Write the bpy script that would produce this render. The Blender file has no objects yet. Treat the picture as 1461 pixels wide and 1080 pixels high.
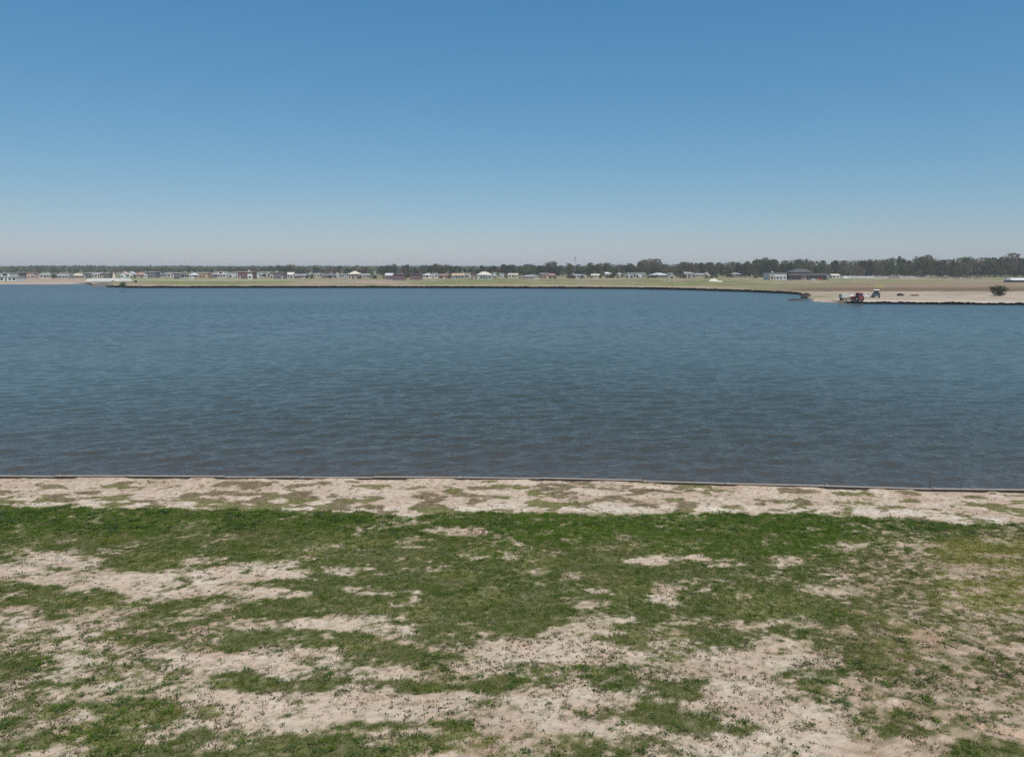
import bpy, math, random
import numpy as np
from mathutils import Vector, Matrix

# ------------------------------------------------------------ camera, sky, sun, exposure
scene = bpy.context.scene
C = scene.collection
R = math.radians
W, H, FPX = 1461.0, 1080.0, 1043.0
CAMZ, PITCH = 10.0, math.atan((540 - 381) / 1043.0)

cam_data = bpy.data.cameras.new("camera")
cam_data.sensor_fit = 'HORIZONTAL'
cam_data.angle = 2 * math.atan(W / 2 / FPX)
cam_data.clip_start, cam_data.clip_end = 0.1, 30000
cam = bpy.data.objects.new("camera", cam_data)
cam.location = (0, 0, CAMZ)
cam.rotation_euler = (math.pi / 2 - PITCH, 0, 0)
C.objects.link(cam)
scene.camera = cam

SUN_AZ, SUN_EL = R(158), R(60)          # azimuth from +Y towards +X
world = bpy.data.worlds.new("World")
scene.world = world
world.use_nodes = True
wn = world.node_tree
wn.nodes.clear()
sky = wn.nodes.new('ShaderNodeTexSky')
sky.sky_type = 'NISHITA'
sky.sun_disc = False
sky.sun_elevation = SUN_EL
sky.sun_rotation = SUN_AZ
sky.altitude = 20
sky.air_density = 1.0
sky.dust_density = 0.3
sky.ozone_density = 3.0
# deepen the clear sky: per-channel response of the camera
sepc = wn.nodes.new('ShaderNodeSeparateColor'); comb = wn.nodes.new('ShaderNodeCombineColor')
def wmath(op, a, b, c=None):
    n = wn.nodes.new('ShaderNodeMath'); n.operation = op
    for i, v in enumerate((a, b, c)):
        if v is None: continue
        if isinstance(v, (int, float)): n.inputs[i].default_value = v
        else: wn.links.new(v, n.inputs[i])
    return n.outputs[0]
SK = 0.085
wn.links.new(sky.outputs[0], sepc.inputs[0])
r_, g_, b_ = (wmath('MULTIPLY', sepc.outputs[i], SK) for i in range(3))
wn.links.new(wmath('MULTIPLY', wmath('POWER', r_, 1.15), .84 / SK), comb.inputs[0])
wn.links.new(wmath('MULTIPLY', wmath('POWER', g_, 0.72), .734 / SK), comb.inputs[1])
wn.links.new(wmath('MULTIPLY', wmath('POWER', b_, 0.55), .805 / SK), comb.inputs[2])
bg = wn.nodes.new('ShaderNodeBackground')
bg.inputs['Strength'].default_value = 0.085
wo = wn.nodes.new('ShaderNodeOutputWorld')
wn.links.new(comb.outputs[0], bg.inputs['Color'])
wn.links.new(bg.outputs[0], wo.inputs['Surface'])

sl = bpy.data.lights.new("sun", 'SUN')
sl.energy = 4.0
sl.angle = R(0.53)
sl.color = (1.0, 0.955, 0.89)
so = bpy.data.objects.new("sun", sl)
sd = Vector((math.sin(SUN_AZ) * math.cos(SUN_EL), math.cos(SUN_AZ) * math.cos(SUN_EL), math.sin(SUN_EL)))
so.rotation_euler = sd.to_track_quat('Z', 'Y').to_euler()
so.location = (0, 0, 60)
C.objects.link(so)

scene.view_settings.view_transform = 'Standard'
scene.view_settings.look = 'None'
scene.view_settings.exposure = 0.0
scene.view_settings.gamma = 1.0
scene.cycles.use_denoising = False
scene.cycles.sample_clamp_direct = 0.8
scene.cycles.sample_clamp_indirect = 1.0
scene.cycles.max_bounces = 6
scene.cycles.volume_bounces = 0
scene.cycles.transparent_max_bounces = 8

# ------------------------------------------------------------ helpers
rng = np.random.default_rng(7)
rnd = random.Random(11)
CP, SP = math.cos(PITCH), math.sin(PITCH)

def at(px, py, z=0.0):
    """point of the level plane z seen at a photograph pixel (vectorised)"""
    u = (np.asarray(px, float) - W / 2) / FPX
    v = (H / 2 - np.asarray(py, float)) / FPX
    dy = CP + v * SP
    dz = -SP + v * CP
    t = (z - CAMZ) / dz
    return u * t, dy * t

def proj(X, Y, z=0.0):
    dz = z - CAMZ
    f = Y * CP - dz * SP
    f = np.maximum(f, 0.5)
    v = (Y * SP + dz * CP) / f
    return W / 2 + FPX * X / f, H / 2 - FPX * v

def _hash(ix, iy, seed):
    h = (ix.astype(np.int64) * 374761393 + iy.astype(np.int64) * 668265263 + seed * 1442695041) & 0xffffffff
    h = ((h ^ (h >> 13)) * 1274126177) & 0xffffffff
    h = (h ^ (h >> 16)) & 0xffffffff
    return h / 4294967295.0

def vnoise(x, y, seed=0):
    ix, iy = np.floor(x), np.floor(y)
    fx, fy = x - ix, y - iy
    fx = fx * fx * fx * (fx * (fx * 6 - 15) + 10)
    fy = fy * fy * fy * (fy * (fy * 6 - 15) + 10)
    a, b = _hash(ix, iy, seed), _hash(ix + 1, iy, seed)
    c, d = _hash(ix, iy + 1, seed), _hash(ix + 1, iy + 1, seed)
    return (a * (1 - fx) + b * fx) * (1 - fy) + (c * (1 - fx) + d * fx) * fy

def fbm(x, y, oct=4, seed=0, gain=0.55):
    s = 0; a = 1; n = 0
    for k in range(oct):
        ca, sa = math.cos(0.5 * k + .3), math.sin(0.5 * k + .3)
        s = s + a * vnoise((x * ca - y * sa) * 2.03 ** k + 17 * k, (x * sa + y * ca) * 2.03 ** k, seed + k)
        n += a; a *= gain
    return s / n

def uni(n, spread=0.155):
    """noise -> roughly uniform 0..1"""
    z = (n - 0.5) / spread
    return 1 / (1 + np.exp(-1.65 * z))

def sstep(a, b, x):
    t = np.clip((x - a) / (b - a), 0, 1)
    return t * t * (3 - 2 * t)

def mesh_np(name, V, F, smooth=False):
    """V (n,3) ; F (m,k) int array of equal polygons"""
    me = bpy.data.meshes.new(name)
    V = np.ascontiguousarray(V, np.float32); F = np.ascontiguousarray(F, np.int32)
    k = F.shape[1]
    me.vertices.add(len(V)); me.vertices.foreach_set('co', V.ravel())
    me.loops.add(F.size); me.loops.foreach_set('vertex_index', F.ravel())
    me.polygons.add(len(F))
    me.polygons.foreach_set('loop_start', np.arange(0, F.size, k, dtype=np.int32))
    me.polygons.foreach_set('loop_total', np.full(len(F), k, np.int32))
    if smooth:
        me.polygons.foreach_set('use_smooth', np.ones(len(F), bool))
    me.update(calc_edges=True)
    return me

def vcol(me, cols, name='Col'):
    a = me.color_attributes.new(name, 'FLOAT_COLOR', 'POINT')
    c = np.ones((len(me.vertices), 4), np.float32); c[:, :3] = cols
    a.data.foreach_set('color', c.ravel())

def link(name, me, mat=None, parent=None):
    o = bpy.data.objects.new(name, me)
    C.objects.link(o)
    if mat is not None and not me.materials: me.materials.append(mat)
    if parent is not None: o.parent = parent
    return o

def tag(o, label=None, cat=None, group=None, kind=None):
    if label: o['label'] = label
    if cat: o['category'] = cat
    if group: o['group'] = group
    if kind: o['kind'] = kind
    return o

def thing(name, loc, rz=0.0, label=None, cat=None, group=None):
    o = bpy.data.objects.new(name, None)
    o.empty_display_size = 0.3
    C.objects.link(o)
    o.location = loc; o.rotation_euler = (0, 0, rz)
    return tag(o, label, cat, group)

class MB:
    def __init__(s): s.v = []; s.f = []
    def add(s, vs, fs):
        n = len(s.v); s.v += [tuple(p) for p in vs]; s.f += [tuple(i + n for i in f) for f in fs]; return s
    def box(s, x0, x1, y0, y1, z0, z1, top=None):
        t = top or (0, 0, 0, 0)   # inset of the top: x0,x1,y0,y1
        return s.add([(x0, y0, z0), (x1, y0, z0), (x1, y1, z0), (x0, y1, z0),
                      (x0 + t[0], y0 + t[2], z1), (x1 - t[1], y0 + t[2], z1), (x1 - t[1], y1 - t[3], z1), (x0 + t[0], y1 - t[3], z1)],
                     [(0, 3, 2, 1), (4, 5, 6, 7), (0, 1, 5, 4), (1, 2, 6, 5), (2, 3, 7, 6), (3, 0, 4, 7)])
    def cyl(s, p0, p1, r0, r1, n=10, cap=True):
        p0, p1 = Vector(p0), Vector(p1)
        d = (p1 - p0).normalized()
        a = d.orthogonal().normalized(); b = d.cross(a)
        vs = []
        for p, r in ((p0, r0), (p1, r1)):
            for k in range(n):
                t = 2 * math.pi * k / n
                vs.append(p + a * (r * math.cos(t)) + b * (r * math.sin(t)))
        fs = [(k, (k + 1) % n, n + (k + 1) % n, n + k) for k in range(n)]
        if cap: fs += [tuple(reversed(range(n))), tuple(range(n, 2 * n))]
        return s.add(vs, fs)
    def prism(s, pts, y0, y1):
        """outline pts (x,z), counter-clockwise seen from -Y, extruded along y"""
        n = len(pts)
        vs = [(x, y0, z) for x, z in pts] + [(x, y1, z) for x, z in pts]
        fs = [tuple(range(n)), tuple(reversed(range(n, 2 * n)))]
        fs += [((k + 1) % n, k, n + k, n + (k + 1) % n) for k in range(n)]
        return s.add(vs, fs)
    def build(s, name, mat, parent=None, smooth=False):
        me = bpy.data.meshes.new(name)
        me.from_pydata(s.v, [], s.f)
        if smooth:
            me.polygons.foreach_set('use_smooth', [True] * len(me.polygons))
        me.update()
        return link(name, me, mat, parent)

# ------------------------------------------------------------ materials
def N(nt, t, **kw):
    n = nt.nodes.new(t)
    for k, v in kw.items():
        if k in n.inputs.keys(): n.inputs[k].default_value = v
        else: setattr(n, k, v)
    return n

def newmat(name):
    m = bpy.data.materials.new(name); m.use_nodes = True
    nt = m.node_tree; nt.nodes.clear()
    out = nt.nodes.new('ShaderNodeOutputMaterial')
    return m, nt, out

_pm = {}
def paint(col, rough=0.7, var=0.12, scale=1.5, metal=0.0, bump=0.0):
    key = (tuple(round(c, 3) for c in col), rough, var, scale, metal, bump)
    if key in _pm: return _pm[key]
    m, nt, out = newmat("surface")
    b = N(nt, 'ShaderNodeBsdfPrincipled', Roughness=rough, Metallic=metal)
    tc = N(nt, 'ShaderNodeTexCoord')
    no = N(nt, 'ShaderNodeTexNoise', Scale=scale, Detail=6.0, Roughness=0.65)
    nt.links.new(tc.outputs['Object'], no.inputs['Vector'])
    mx = nt.nodes.new('ShaderNodeMix'); mx.data_type = 'RGBA'
    mx.inputs[6].default_value = (*[c * (1 - var) for c in col], 1)
    mx.inputs[7].default_value = (*[min(1, c * (1 + var)) for c in col], 1)
    nt.links.new(no.outputs['Fac'], mx.inputs[0])
    nt.links.new(mx.outputs[2], b.inputs['Base Color'])
    if bump:
        bp = N(nt, 'ShaderNodeBump', Strength=bump, Distance=0.05)
        nt.links.new(no.outputs['Fac'], bp.inputs['Height'])
        nt.links.new(bp.outputs[0], b.inputs['Normal'])
    nt.links.new(b.outputs[0], out.inputs[0])
    _pm[key] = m
    return m

def leafmat(name, trans=0.3, objvar=False, base=None, rough=0.6):
    m, nt, out = newmat(name)
    if base is None:
        at_ = N(nt, 'ShaderNodeVertexColor', layer_name='Col'); col = at_.outputs['Color']
    else:
        rgb = N(nt, 'ShaderNodeRGB'); rgb.outputs[0].default_value = (*base, 1); col = rgb.outputs[0]
    if objvar:
        oi = N(nt, 'ShaderNodeObjectInfo')
        tc = N(nt, 'ShaderNodeTexCoord')
        no = N(nt, 'ShaderNodeTexNoise', Scale=0.45, Detail=3.0)
        nt.links.new(tc.outputs['Object'], no.inputs['Vector'])
        h = N(nt, 'ShaderNodeHueSaturation')
        m1 = N(nt, 'ShaderNodeMapRange'); m1.inputs[3].default_value = 0.47; m1.inputs[4].default_value = 0.52
        nt.links.new(oi.outputs['Random'], m1.inputs[0]); nt.links.new(m1.outputs[0], h.inputs['Hue'])
        m2 = N(nt, 'ShaderNodeMath', operation='MULTIPLY_ADD'); m2.inputs[1].default_value = 0.9; m2.inputs[2].default_value = 0.2
        nt.links.new(oi.outputs['Random'], m2.inputs[0])
        m3 = N(nt, 'ShaderNodeMath', operation='MULTIPLY_ADD'); m3.inputs[1].default_value = 0.9
        nt.links.new(no.outputs['Fac'], m3.inputs[0]); nt.links.new(m2.outputs[0], m3.inputs[2])
        nt.links.new(m3.outputs[0], h.inputs['Value'])
        nt.links.new(col, h.inputs['Color']); col = h.outputs[0]
    d = N(nt, 'ShaderNodeBsdfPrincipled', Roughness=rough)
    d.inputs['Specular IOR Level'].default_value = 0.12
    t = N(nt, 'ShaderNodeBsdfTranslucent')
    mx = N(nt, 'ShaderNodeMixShader'); mx.inputs[0].default_value = trans
    nt.links.new(col, d.inputs['Base Color']); nt.links.new(col, t.inputs['Color'])
    nt.links.new(d.outputs[0], mx.inputs[1]); nt.links.new(t.outputs[0], mx.inputs[2])
    nt.links.new(mx.outputs[0], out.inputs[0])
    return m

def groundmat(name, fine=True):
    m, nt, out = newmat(name)
    b = N(nt, 'ShaderNodeBsdfPrincipled', Roughness=0.95)
    b.inputs['Specular IOR Level'].default_value = 0.15
    vc = N(nt, 'ShaderNodeVertexColor', layer_name='Col')
    tc = N(nt, 'ShaderNodeTexCoord')
    sc1, sc2 = (34.0, 7.0) if fine else (2.5, 0.25)
    n1 = N(nt, 'ShaderNodeTexNoise', Scale=sc1, Detail=4.0, Roughness=0.7)
    n2 = N(nt, 'ShaderNodeTexNoise', Scale=sc2, Detail=5.0, Roughness=0.6)
    mp = N(nt, 'ShaderNodeMapping'); mp.inputs['Scale'].default_value = (0.7, 1, 1) if fine else (0.4, 1, 1)
    nt.links.new(tc.outputs['Object'], mp.inputs[0])
    for n in (n1, n2): nt.links.new(mp.outputs[0], n.inputs['Vector'])
    a = N(nt, 'ShaderNodeMath', operation='MULTIPLY_ADD'); a.inputs[1].default_value = 1.0 if fine else .55; a.inputs[2].default_value = 0.17 if fine else .40
    nt.links.new(n1.outputs['Fac'], a.inputs[0])
    a2 = N(nt, 'ShaderNodeMath', operation='MULTIPLY_ADD'); a2.inputs[1].default_value = 0.65
    nt.links.new(n2.outputs['Fac'], a2.inputs[0]); nt.links.new(a.outputs[0], a2.inputs[2])
    vm = N(nt, 'ShaderNodeVectorMath', operation='SCALE')
    nt.links.new(vc.outputs['Color'], vm.inputs[0]); nt.links.new(a2.outputs[0], vm.inputs['Scale'])
    nt.links.new(vm.outputs[0], b.inputs['Base Color'])
    bp = N(nt, 'ShaderNodeBump', Strength=0.8, Distance=0.02 if fine else 0.2)
    nt.links.new(a2.outputs[0], bp.inputs['Height']); nt.links.new(bp.outputs[0], b.inputs['Normal'])
    nt.links.new(b.outputs[0], out.inputs[0])
    return m

# ------------------------------------------------------------ near shoreline (timber edge) curve
NEAR_PX = np.array([-900, -300, 0, 250, 440, 640, 740, 860, 1000, 1150, 1300, 1461, 1900, 2600.])
NEAR_PY = np.array([676, 678, 679.5, 680, 681, 681.5, 682.5, 684.5, 689, 693.5, 697, 700, 708, 718.])
EDGE_Z = 0.42
_nx, _ny = at(NEAR_PX, NEAR_PY, EDGE_Z)
def near_shore(X):
    X = np.asarray(X, float)
    y = np.interp(X, _nx, _ny)
    y = np.where(X < _nx[0], _ny[0], y); y = np.where(X > _nx[-1], _ny[-1], y)
    return y

# ------------------------------------------------------------ where the grass grows (coverage 0..9 over the near bank)
GX = np.linspace(0, 1461, 21)
GROWS = [
 (736,  "999999998999999999863"),
 (750,  "999999987999999999886"),
 (768,  "999999999999999996788"),
 (785,  "899999999999999994489"),
 (797,  "427879999999877874368"),
 (808,  "224674679999888974467"),
 (822,  "265315879988889984456"),
 (836,  "884224888999879985445"),
 (850,  "996345999999988986555"),
 (864,  "899877999999999998554"),
 (878,  "466755669998999998733"),
 (890,  "446542345677568888732"),
 (902,  "875687654654687668522"),
 (916,  "544676777653564478732"),
 (930,  "545453367333453356643"),
 (944,  "734311233433672255445"),
 (958,  "544425566345582266434"),
 (972,  "555549655665753233335"),
 (986,  "356642222423642121223"),
 (1000, "367622211112232211224"),
 (1015, "245442111112464216223"),
 (1030, "556553221513465314413"),
 (1045, "558434774515353224422"),
 (1060, "668568887555532112262"),
 (1080, "658568887667432212362"),
]
GY = np.array([r[0] for r in GROWS], float)
GV = np.array([[int(c) for c in r[1]] for r in GROWS]) / 9.0
BAND_X = [-400, 0, 350, 520, 575, 640, 900, 1150, 1250, 1400, 1461, 1900]
BAND_Y = [720, 722, 728, 731, 737, 732, 733.5, 733, 738, 749, 748, 752]
# singled-out patches in photo pixels: x, y, rx, ry, coverage change
BLOBS = [
 (95, 800, 40, 7, -.9), (40, 822, 55, 9, -.9), (190, 833, 50, 10, -.9), (255, 845, 45, 12, -.9), (330, 818, 75, 8, -.9),
 (398, 846, 38, 7, -.9), (385, 820, 40, 6, -.8), (265, 802, 25, 4, -.8), (440, 793, 10, 5, -.7), (495, 821, 14, 5, -.7),
 (548, 821, 8, 5, -.6), (532, 850, 22, 5, -.85), (590, 853, 10, 8, -.8), (655, 760, 42, 4, -.9), (915, 800, 32, 6, -.9),
 (1005, 799, 16, 6, -.9), (1050, 806, 20, 4, -.7), (1130, 798, 30, 5, -.8), (950, 848, 16, 12, -.8), (968, 864, 16, 4, -.8),
 (760, 820, 12, 4, -.6), (820, 822, 14, 6, -.7), (838, 862, 16, 4, -.7), (860, 845, 14, 5, -.5), (690, 850, 20, 4, -.5),
 (1200, 832, 24, 22, -.5), (1210, 862, 20, 4, -.5), (470, 890, 95, 11, -.8), (560, 893, 35, 13, -.8), (95, 898, 18, 6, -.8),
 (30, 884, 35, 8, -.6), (150, 894, 22, 6, -.5), (300, 940, 60, 10, -.7), (410, 950, 50, 10, -.7), (530, 960, 70, 10, -.8),
 (900, 885, 18, 5, -.8), (870, 903, 22, 5, -.9), (40, 835, 50, 5, .5), (30, 935, 30, 12, .5), (45, 950, 30, 10, .4),
 (340, 972, 30, 13, .9), (385, 977, 30, 13, .9), (470, 975, 34, 8, .6), (205, 1012, 48, 12, .8), (300, 1015, 18, 11, .9),
 (250, 1015, 25, 10, .6), (150, 1050, 26, 18, .8), (300, 1050, 20, 10, .6), (430, 902, 28, 7, .9), (590, 985, 24, 10, .9),
 (655, 978, 45, 9, .7), (720, 970, 10, 10, .6), (520, 1035, 60, 8, .8), (652, 1040, 18, 16, .9), (420, 1060, 80, 12, .6),
 (640, 960, 18, 5, .6), (615, 1031, 18, 5, .7), (785, 975, 22, 10, .8), (855, 992, 16, 10, .3), (875, 970, 35, 14, .8),
 (965, 983, 32, 12, .95), (935, 930, 30, 10, .3), (875, 1018, 14, 9, .7), (928, 1015, 26, 14, .95), (990, 1030, 30, 12, .9),
 (1030, 1015, 25, 10, .7), (1068, 1035, 20, 12, .8), (830, 1060, 30, 12, .8), (1225, 1027, 22, 11, 1.2), (1222, 1043, 14, 8, 1.2),
 (1263, 1038, 12, 12, .8), (1290, 1023, 19, 9, 1.1), (1380, 1070, 24, 10, 1.2), (1110, 958, 25, 10, .7), (1165, 978, 24, 7, .7),
 (1235, 942, 26, 20, .9), (1285, 930, 18, 14, .9), (1280, 952, 15, 9, .9), (1330, 870, 26, 6, .8), (1140, 1032, 14, 6, .8),
 (60, 1040, 40, 12, .3), (1040, 940, 40, 18, -.6), (760, 930, 60, 12, -.6), (520, 1010, 160, 12, -.8), (640, 1000, 160, 9, -.9),
 (1180, 1010, 50, 18, -.5), (780, 1020, 90, 18, -.4), (1330, 900, 60, 12, -.4), (1400, 1000, 50, 20, -.3),
]
def coverage(X, Y):
    px, py = proj(X, Y, 0.33)
    # ragged edges: the map is warped by a noise that belongs to the ground
    wx = (fbm(X * 0.9, Y * 1.5, 3, 51) - .5) * 70
    wy = (fbm(X * 0.9, Y * 1.5, 3, 61) - .5) * 26
    qx, qy = px + wx, py + wy * sstep(715, 800, py)
    fx = np.clip(np.interp(qx, GX, np.arange(21)), 0, 19.999); ix = fx.astype(int); fx = fx - ix
    fy = np.clip(np.interp(qy, GY, np.arange(len(GY))), 0, len(GY) - 1.001); iy = fy.astype(int); fy = fy - iy
    d = (GV[iy, ix] * (1 - fx) + GV[iy, ix + 1] * fx) * (1 - fy) + (GV[iy + 1, ix] * (1 - fx) + GV[iy + 1, ix + 1] * fx) * fy
    qx2, qy2 = px + wx * .5, py + wy * .5
    for (bx, by, rx, ry, v) in BLOBS:
        r2 = ((qx2 - bx) / (rx * 1.15)) ** 2 + ((qy2 - by) / (ry * 1.15)) ** 2
        d = d + v * .8 * np.exp(-r2 * r2)
    d = d - .10 * sstep(890, 930, py) - .10 * sstep(700, 850, px) * sstep(880, 940, py)
    d = np.clip(d, 0.0, 1.0)
    u = uni(fbm(X * 0.75, Y * 1.7, 5, 3, 0.62), 0.125)
    hf = fbm(X * 5.5, Y * 7, 3, 8) - .5
    zone = sstep(1180, 1260, px) * (1 - sstep(1000, 1060, py)) * (1 - .8 * sstep(1300, 1370, px) * (1 - sstep(850, 890, py))) + .35 * (1 - sstep(120, 420, px)) * sstep(880, 920, py)
    g = np.clip(((d - u) * (1 - .5 * zone) + hf * (1.3 + 1.2 * zone)) / (0.46 + .2 * zone) + 0.5, 0, 1)
    # edge of the green band against the bare strip by the water
    by_ = np.interp(px, BAND_X, BAND_Y) + (fbm(X * 2.2, Y * 2.2, 3, 9) - .5) * 9
    band = sstep(-1.5, 1.5, py - by_)
    # olive mats in the bare strip
    strip = (1 - band)
    cov = np.interp(px, [0, 300, 700, 1000, 1461], [.50, .50, .44, .36, .28]) * sstep(682, 692, py)
    um = uni(fbm(X * 1.15 + 40, Y * 1.9, 3, 77, 0.5), 0.14)
    mat = strip * np.clip((cov - um + hf * .5) / 0.20 + .35, 0, 1)
    return g * band, mat, band, px, py, d

def near_z(X, Y):
    """height of the near bank"""
    s = near_shore(X)
    d = s - Y
    z = 0.33 + 0.05 * (fbm(X * .35, Y * .5, 3, 21) - .5) + 0.03 * (fbm(X * 2.5, Y * 3, 3, 22) - .5)
    edge = fbm(X * .55, X * 0 + 3.1, 4, 31)            # where sand has been washed over the boards
    z = z + np.exp(-(d / 0.5) ** 2) * (0.07 * sstep(.42, .60, edge) - 0.015)
    # wheel ruts on the right and along the bank
    for (ax, ay, bx_, by_) in ((1150, 985, 1461, 1075), (1180, 975, 1461, 1050), (1200, 870, 1400, 935), (1215, 890, 1330, 960)):
        x0, y0 = at(ax, ay, .33); x1, y1 = at(bx_, by_, .33)
        L = math.hypot(x1 - x0, y1 - y0)
        nx, ny = -(y1 - y0) / L, (x1 - x0) / L
        dd = (X - x0) * nx + (Y - y0) * ny + (fbm(X * .4, Y * .4, 2, 91) - .5) * .5
        al = ((X - x0) * (x1 - x0) + (Y - y0) * (y1 - y0)) / (L * L)
        w = sstep(-.15, .1, al) * (1 - sstep(1.0, 1.5, al))
        z = z - 0.07 * w * np.exp(-(dd / .10) ** 2) + 0.035 * w * np.exp(-((np.abs(dd) - .2) / .08) ** 2)
    return z

# ------------------------------------------------------------ near ground
fx = np.arange(-36, 36.01, 0.07)
cx_ = 36 + np.cumsum(0.08 * 1.16 ** np.arange(1, 46))
xs = np.concatenate([-cx_[::-1], fx, cx_])
xs = xs[np.abs(xs) < 700]
cy_ = 11 - np.cumsum(0.08 * 1.16 ** np.arange(1, 46))
cy_ = cy_[cy_ > -700][::-1]
nf = 330
XX = np.repeat(xs[None, :], len(cy_) + nf + 1, 0)
sh = near_shore(xs)
tt = np.linspace(0, 1, nf + 1)
Yf = 11 + (sh[None, :] - 0.02 - 11) * tt[:, None]
YY = np.concatenate([np.repeat(cy_[:, None], len(xs), 1), Yf], 0)
ZZ = near_z(XX, YY)
g, mt, band, px_, py_, dcov = coverage(XX, YY)
f1 = fbm(XX * .5, YY * .8, 4, 101); f2 = fbm(XX * 3, YY * 4.5, 4, 111); f3 = fbm(XX * 1.2, YY * 2.4, 4, 121)
sand = np.array([0.54, 0.415, 0.305]); sand2 = np.array([0.47, 0.35, 0.25]); white = np.array([0.62, 0.53, 0.42])
def mixc(a, b, t): return a * (1 - t[..., None]) + b * t[..., None]
col = mixc(sand[None, None], sand2[None, None], sstep(.42, .68, f1))
col = mixc(col, white[None, None], sstep(.55, .72, f3) * .4)
# whiter rim of the strip just before the grass
rim = np.exp(-((py_ - np.interp(px_, BAND_X, BAND_Y) + 6) / 7.0) ** 2) * sstep(.35, .6, f3)
col = mixc(col, white[None, None] * 1.05, rim * .7)
# fine straw litter in the thin-grass zones
lit = np.array([0.27, 0.235, 0.115])
col = mixc(col, lit[None, None], np.clip(dcov * 1.3, 0, 1) * band * sstep(.42, .6, f2) * .65)
rust = np.array([0.40, 0.235, 0.15])
clod = fbm(XX * 9, YY * 11, 3, 171)
col = col * (.80 + .4 * clod[..., None])
speck = sstep(.62, .74, fbm(XX * 6.5, YY * 9, 2, 181))
col = mixc(col, np.array([.23, .185, .125])[None, None], speck * .55)
drier = sstep(1150, 1260, px_) * sstep(770, 790, py_)
col = col * (1 - drier[..., None] * np.array([.10, .15, .18]))
col = mixc(col, np.array([.25, .20, .12])[None, None], drier * sstep(.44, .6, fbm(XX * 4, YY * 5.5, 4, 191)) * .7)
col = mixc(col, rust[None, None], sstep(.62, .78, fbm(XX * .8 + 9, YY * 1.5, 3, 141)) * .35)
soilgreen = np.array([0.080, 0.092, 0.020])
yell = sstep(.52, .7, fbm(XX * .5 + 5, YY * .9, 3, 131))
yzone = sstep(1290, 1380, px_) * sstep(760, 775, py_) * (1 - sstep(850, 890, py_))
sg = mixc(soilgreen[None, None], np.array([0.20, 0.19, 0.055])[None, None], np.clip(yell * .5 + yzone * .9, 0, 1))
col = mixc(col, sg, np.clip(g * 1.1, 0, 1) * (.72 + .28 * f2))
matc = mixc(np.array([0.165, 0.160, 0.050])[None, None], np.array([0.20, 0.15, 0.085])[None, None], sstep(.4, .6, fbm(XX * .7, YY, 2, 151)))
col = mixc(col, matc, mt * .92)
nr, nc = XX.shape
V = np.stack([XX, YY, ZZ], -1).reshape(-1, 3)
idx = np.arange(nr * nc).reshape(nr, nc)
F = np.stack([idx[:-1, :-1], idx[:-1, 1:], idx[1:, 1:], idx[1:, :-1]], -1).reshape(-1, 4)
# the bank edge drops to below the water
low = np.stack([xs, sh - 0.01, np.full_like(xs, -1.2)], -1)
F2 = np.stack([idx[-1, :-1], idx[-1, 1:], nr * nc + np.arange(1, nc), nr * nc + np.arange(nc - 1)], -1)
me = mesh_np("ground", np.concatenate([V, low]), np.concatenate([F, F2]), smooth=False)
vcol(me, np.concatenate([col.reshape(-1, 3), np.tile([[.2, .15, .11]], (nc, 1))]))
ground = tag(link("ground", me, groundmat("sandy_ground")), kind='structure')

# ------------------------------------------------------------ grass and weeds of the near bank
def scatter(n, x0, x1, y0, y1):
    n, x0, x1 = int(n * 1.2), x0 * 1.2, x1 * 1.2
    X = rng.uniform(x0, x1, n); Y = rng.uniform(y0, y1, n)
    keep = (Y < near_shore(X) - .12) & (np.abs(X) < 9 + Y * .85)
    return X[keep], Y[keep]

def blades(X, Y, Z, hgt, rad, nb, width, cols, lean=0.6, segs=1, droop=0.0):
    """nb leaf blades on every point; one triangle each (segs=1) or a bent kite (segs=2)"""
    n = len(X)
    X = np.repeat(X, nb); Y = np.repeat(Y, nb); Z = np.repeat(Z, nb)
    h = np.repeat(hgt, nb) * rng.uniform(.5, 1.15, n * nb)
    r = np.repeat(rad, nb) * np.sqrt(rng.uniform(0, 1, n * nb))
    a = rng.uniform(0, 2 * math.pi, n * nb)
    bx, by = X + r * np.cos(a), Y + r * np.sin(a)
    ld = a + rng.normal(0, .6, n * nb)
    le = h * lean * rng.uniform(.2, 1.3, n * nb)
    wd = width * rng.uniform(.6, 1.4, n * nb) / 2
    sa = rng.uniform(0, 2 * math.pi, n * nb)
    sx, sy = np.cos(sa) * wd, np.sin(sa) * wd
    c = np.repeat(cols, nb, 0) * rng.uniform(.78, 1.25, (n * nb, 1))
    tx, ty, tz = bx + le * np.cos(ld), by + le * np.sin(ld), Z + h
    if segs == 1:
        V = np.stack([np.stack([bx - sx, by - sy, Z], -1), np.stack([bx + sx, by + sy, Z], -1), np.stack([tx, ty, tz], -1)], 1)
        return V.reshape(-1, 3), np.repeat(c, 3, 0), 3
    mx, my, mz = bx + le * .45 * np.cos(ld), by + le * .45 * np.sin(ld), Z + h * .6
    tz = Z + h * (1 - droop)
    V = np.stack([np.stack([bx, by, Z], -1), np.stack([mx - sx, my - sy, mz], -1), np.stack([tx, ty, tz], -1), np.stack([mx + sx, my + sy, mz], -1)], 1)
    return V.reshape(-1, 3), np.repeat(c, 4, 0), 4

GREENS = dict(lawn=(0.074, 0.122, 0.013), lush=(0.090, 0.168, 0.010), dark=(0.062, 0.100, 0.022), blue=(0.066, 0.115, 0.042),
              yel=(0.200, 0.195, 0.035), dry=(0.300, 0.240, 0.120), olive=(0.190, 0.180, 0.060), brown=(0.16, 0.12, 0.075))
GREENS = {k: np.array(v) for k, v in GREENS.items()}

parts3, parts4 = [], []
def put(res):
    (parts3 if res[2] == 3 else parts4).append(res[:2])

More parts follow.
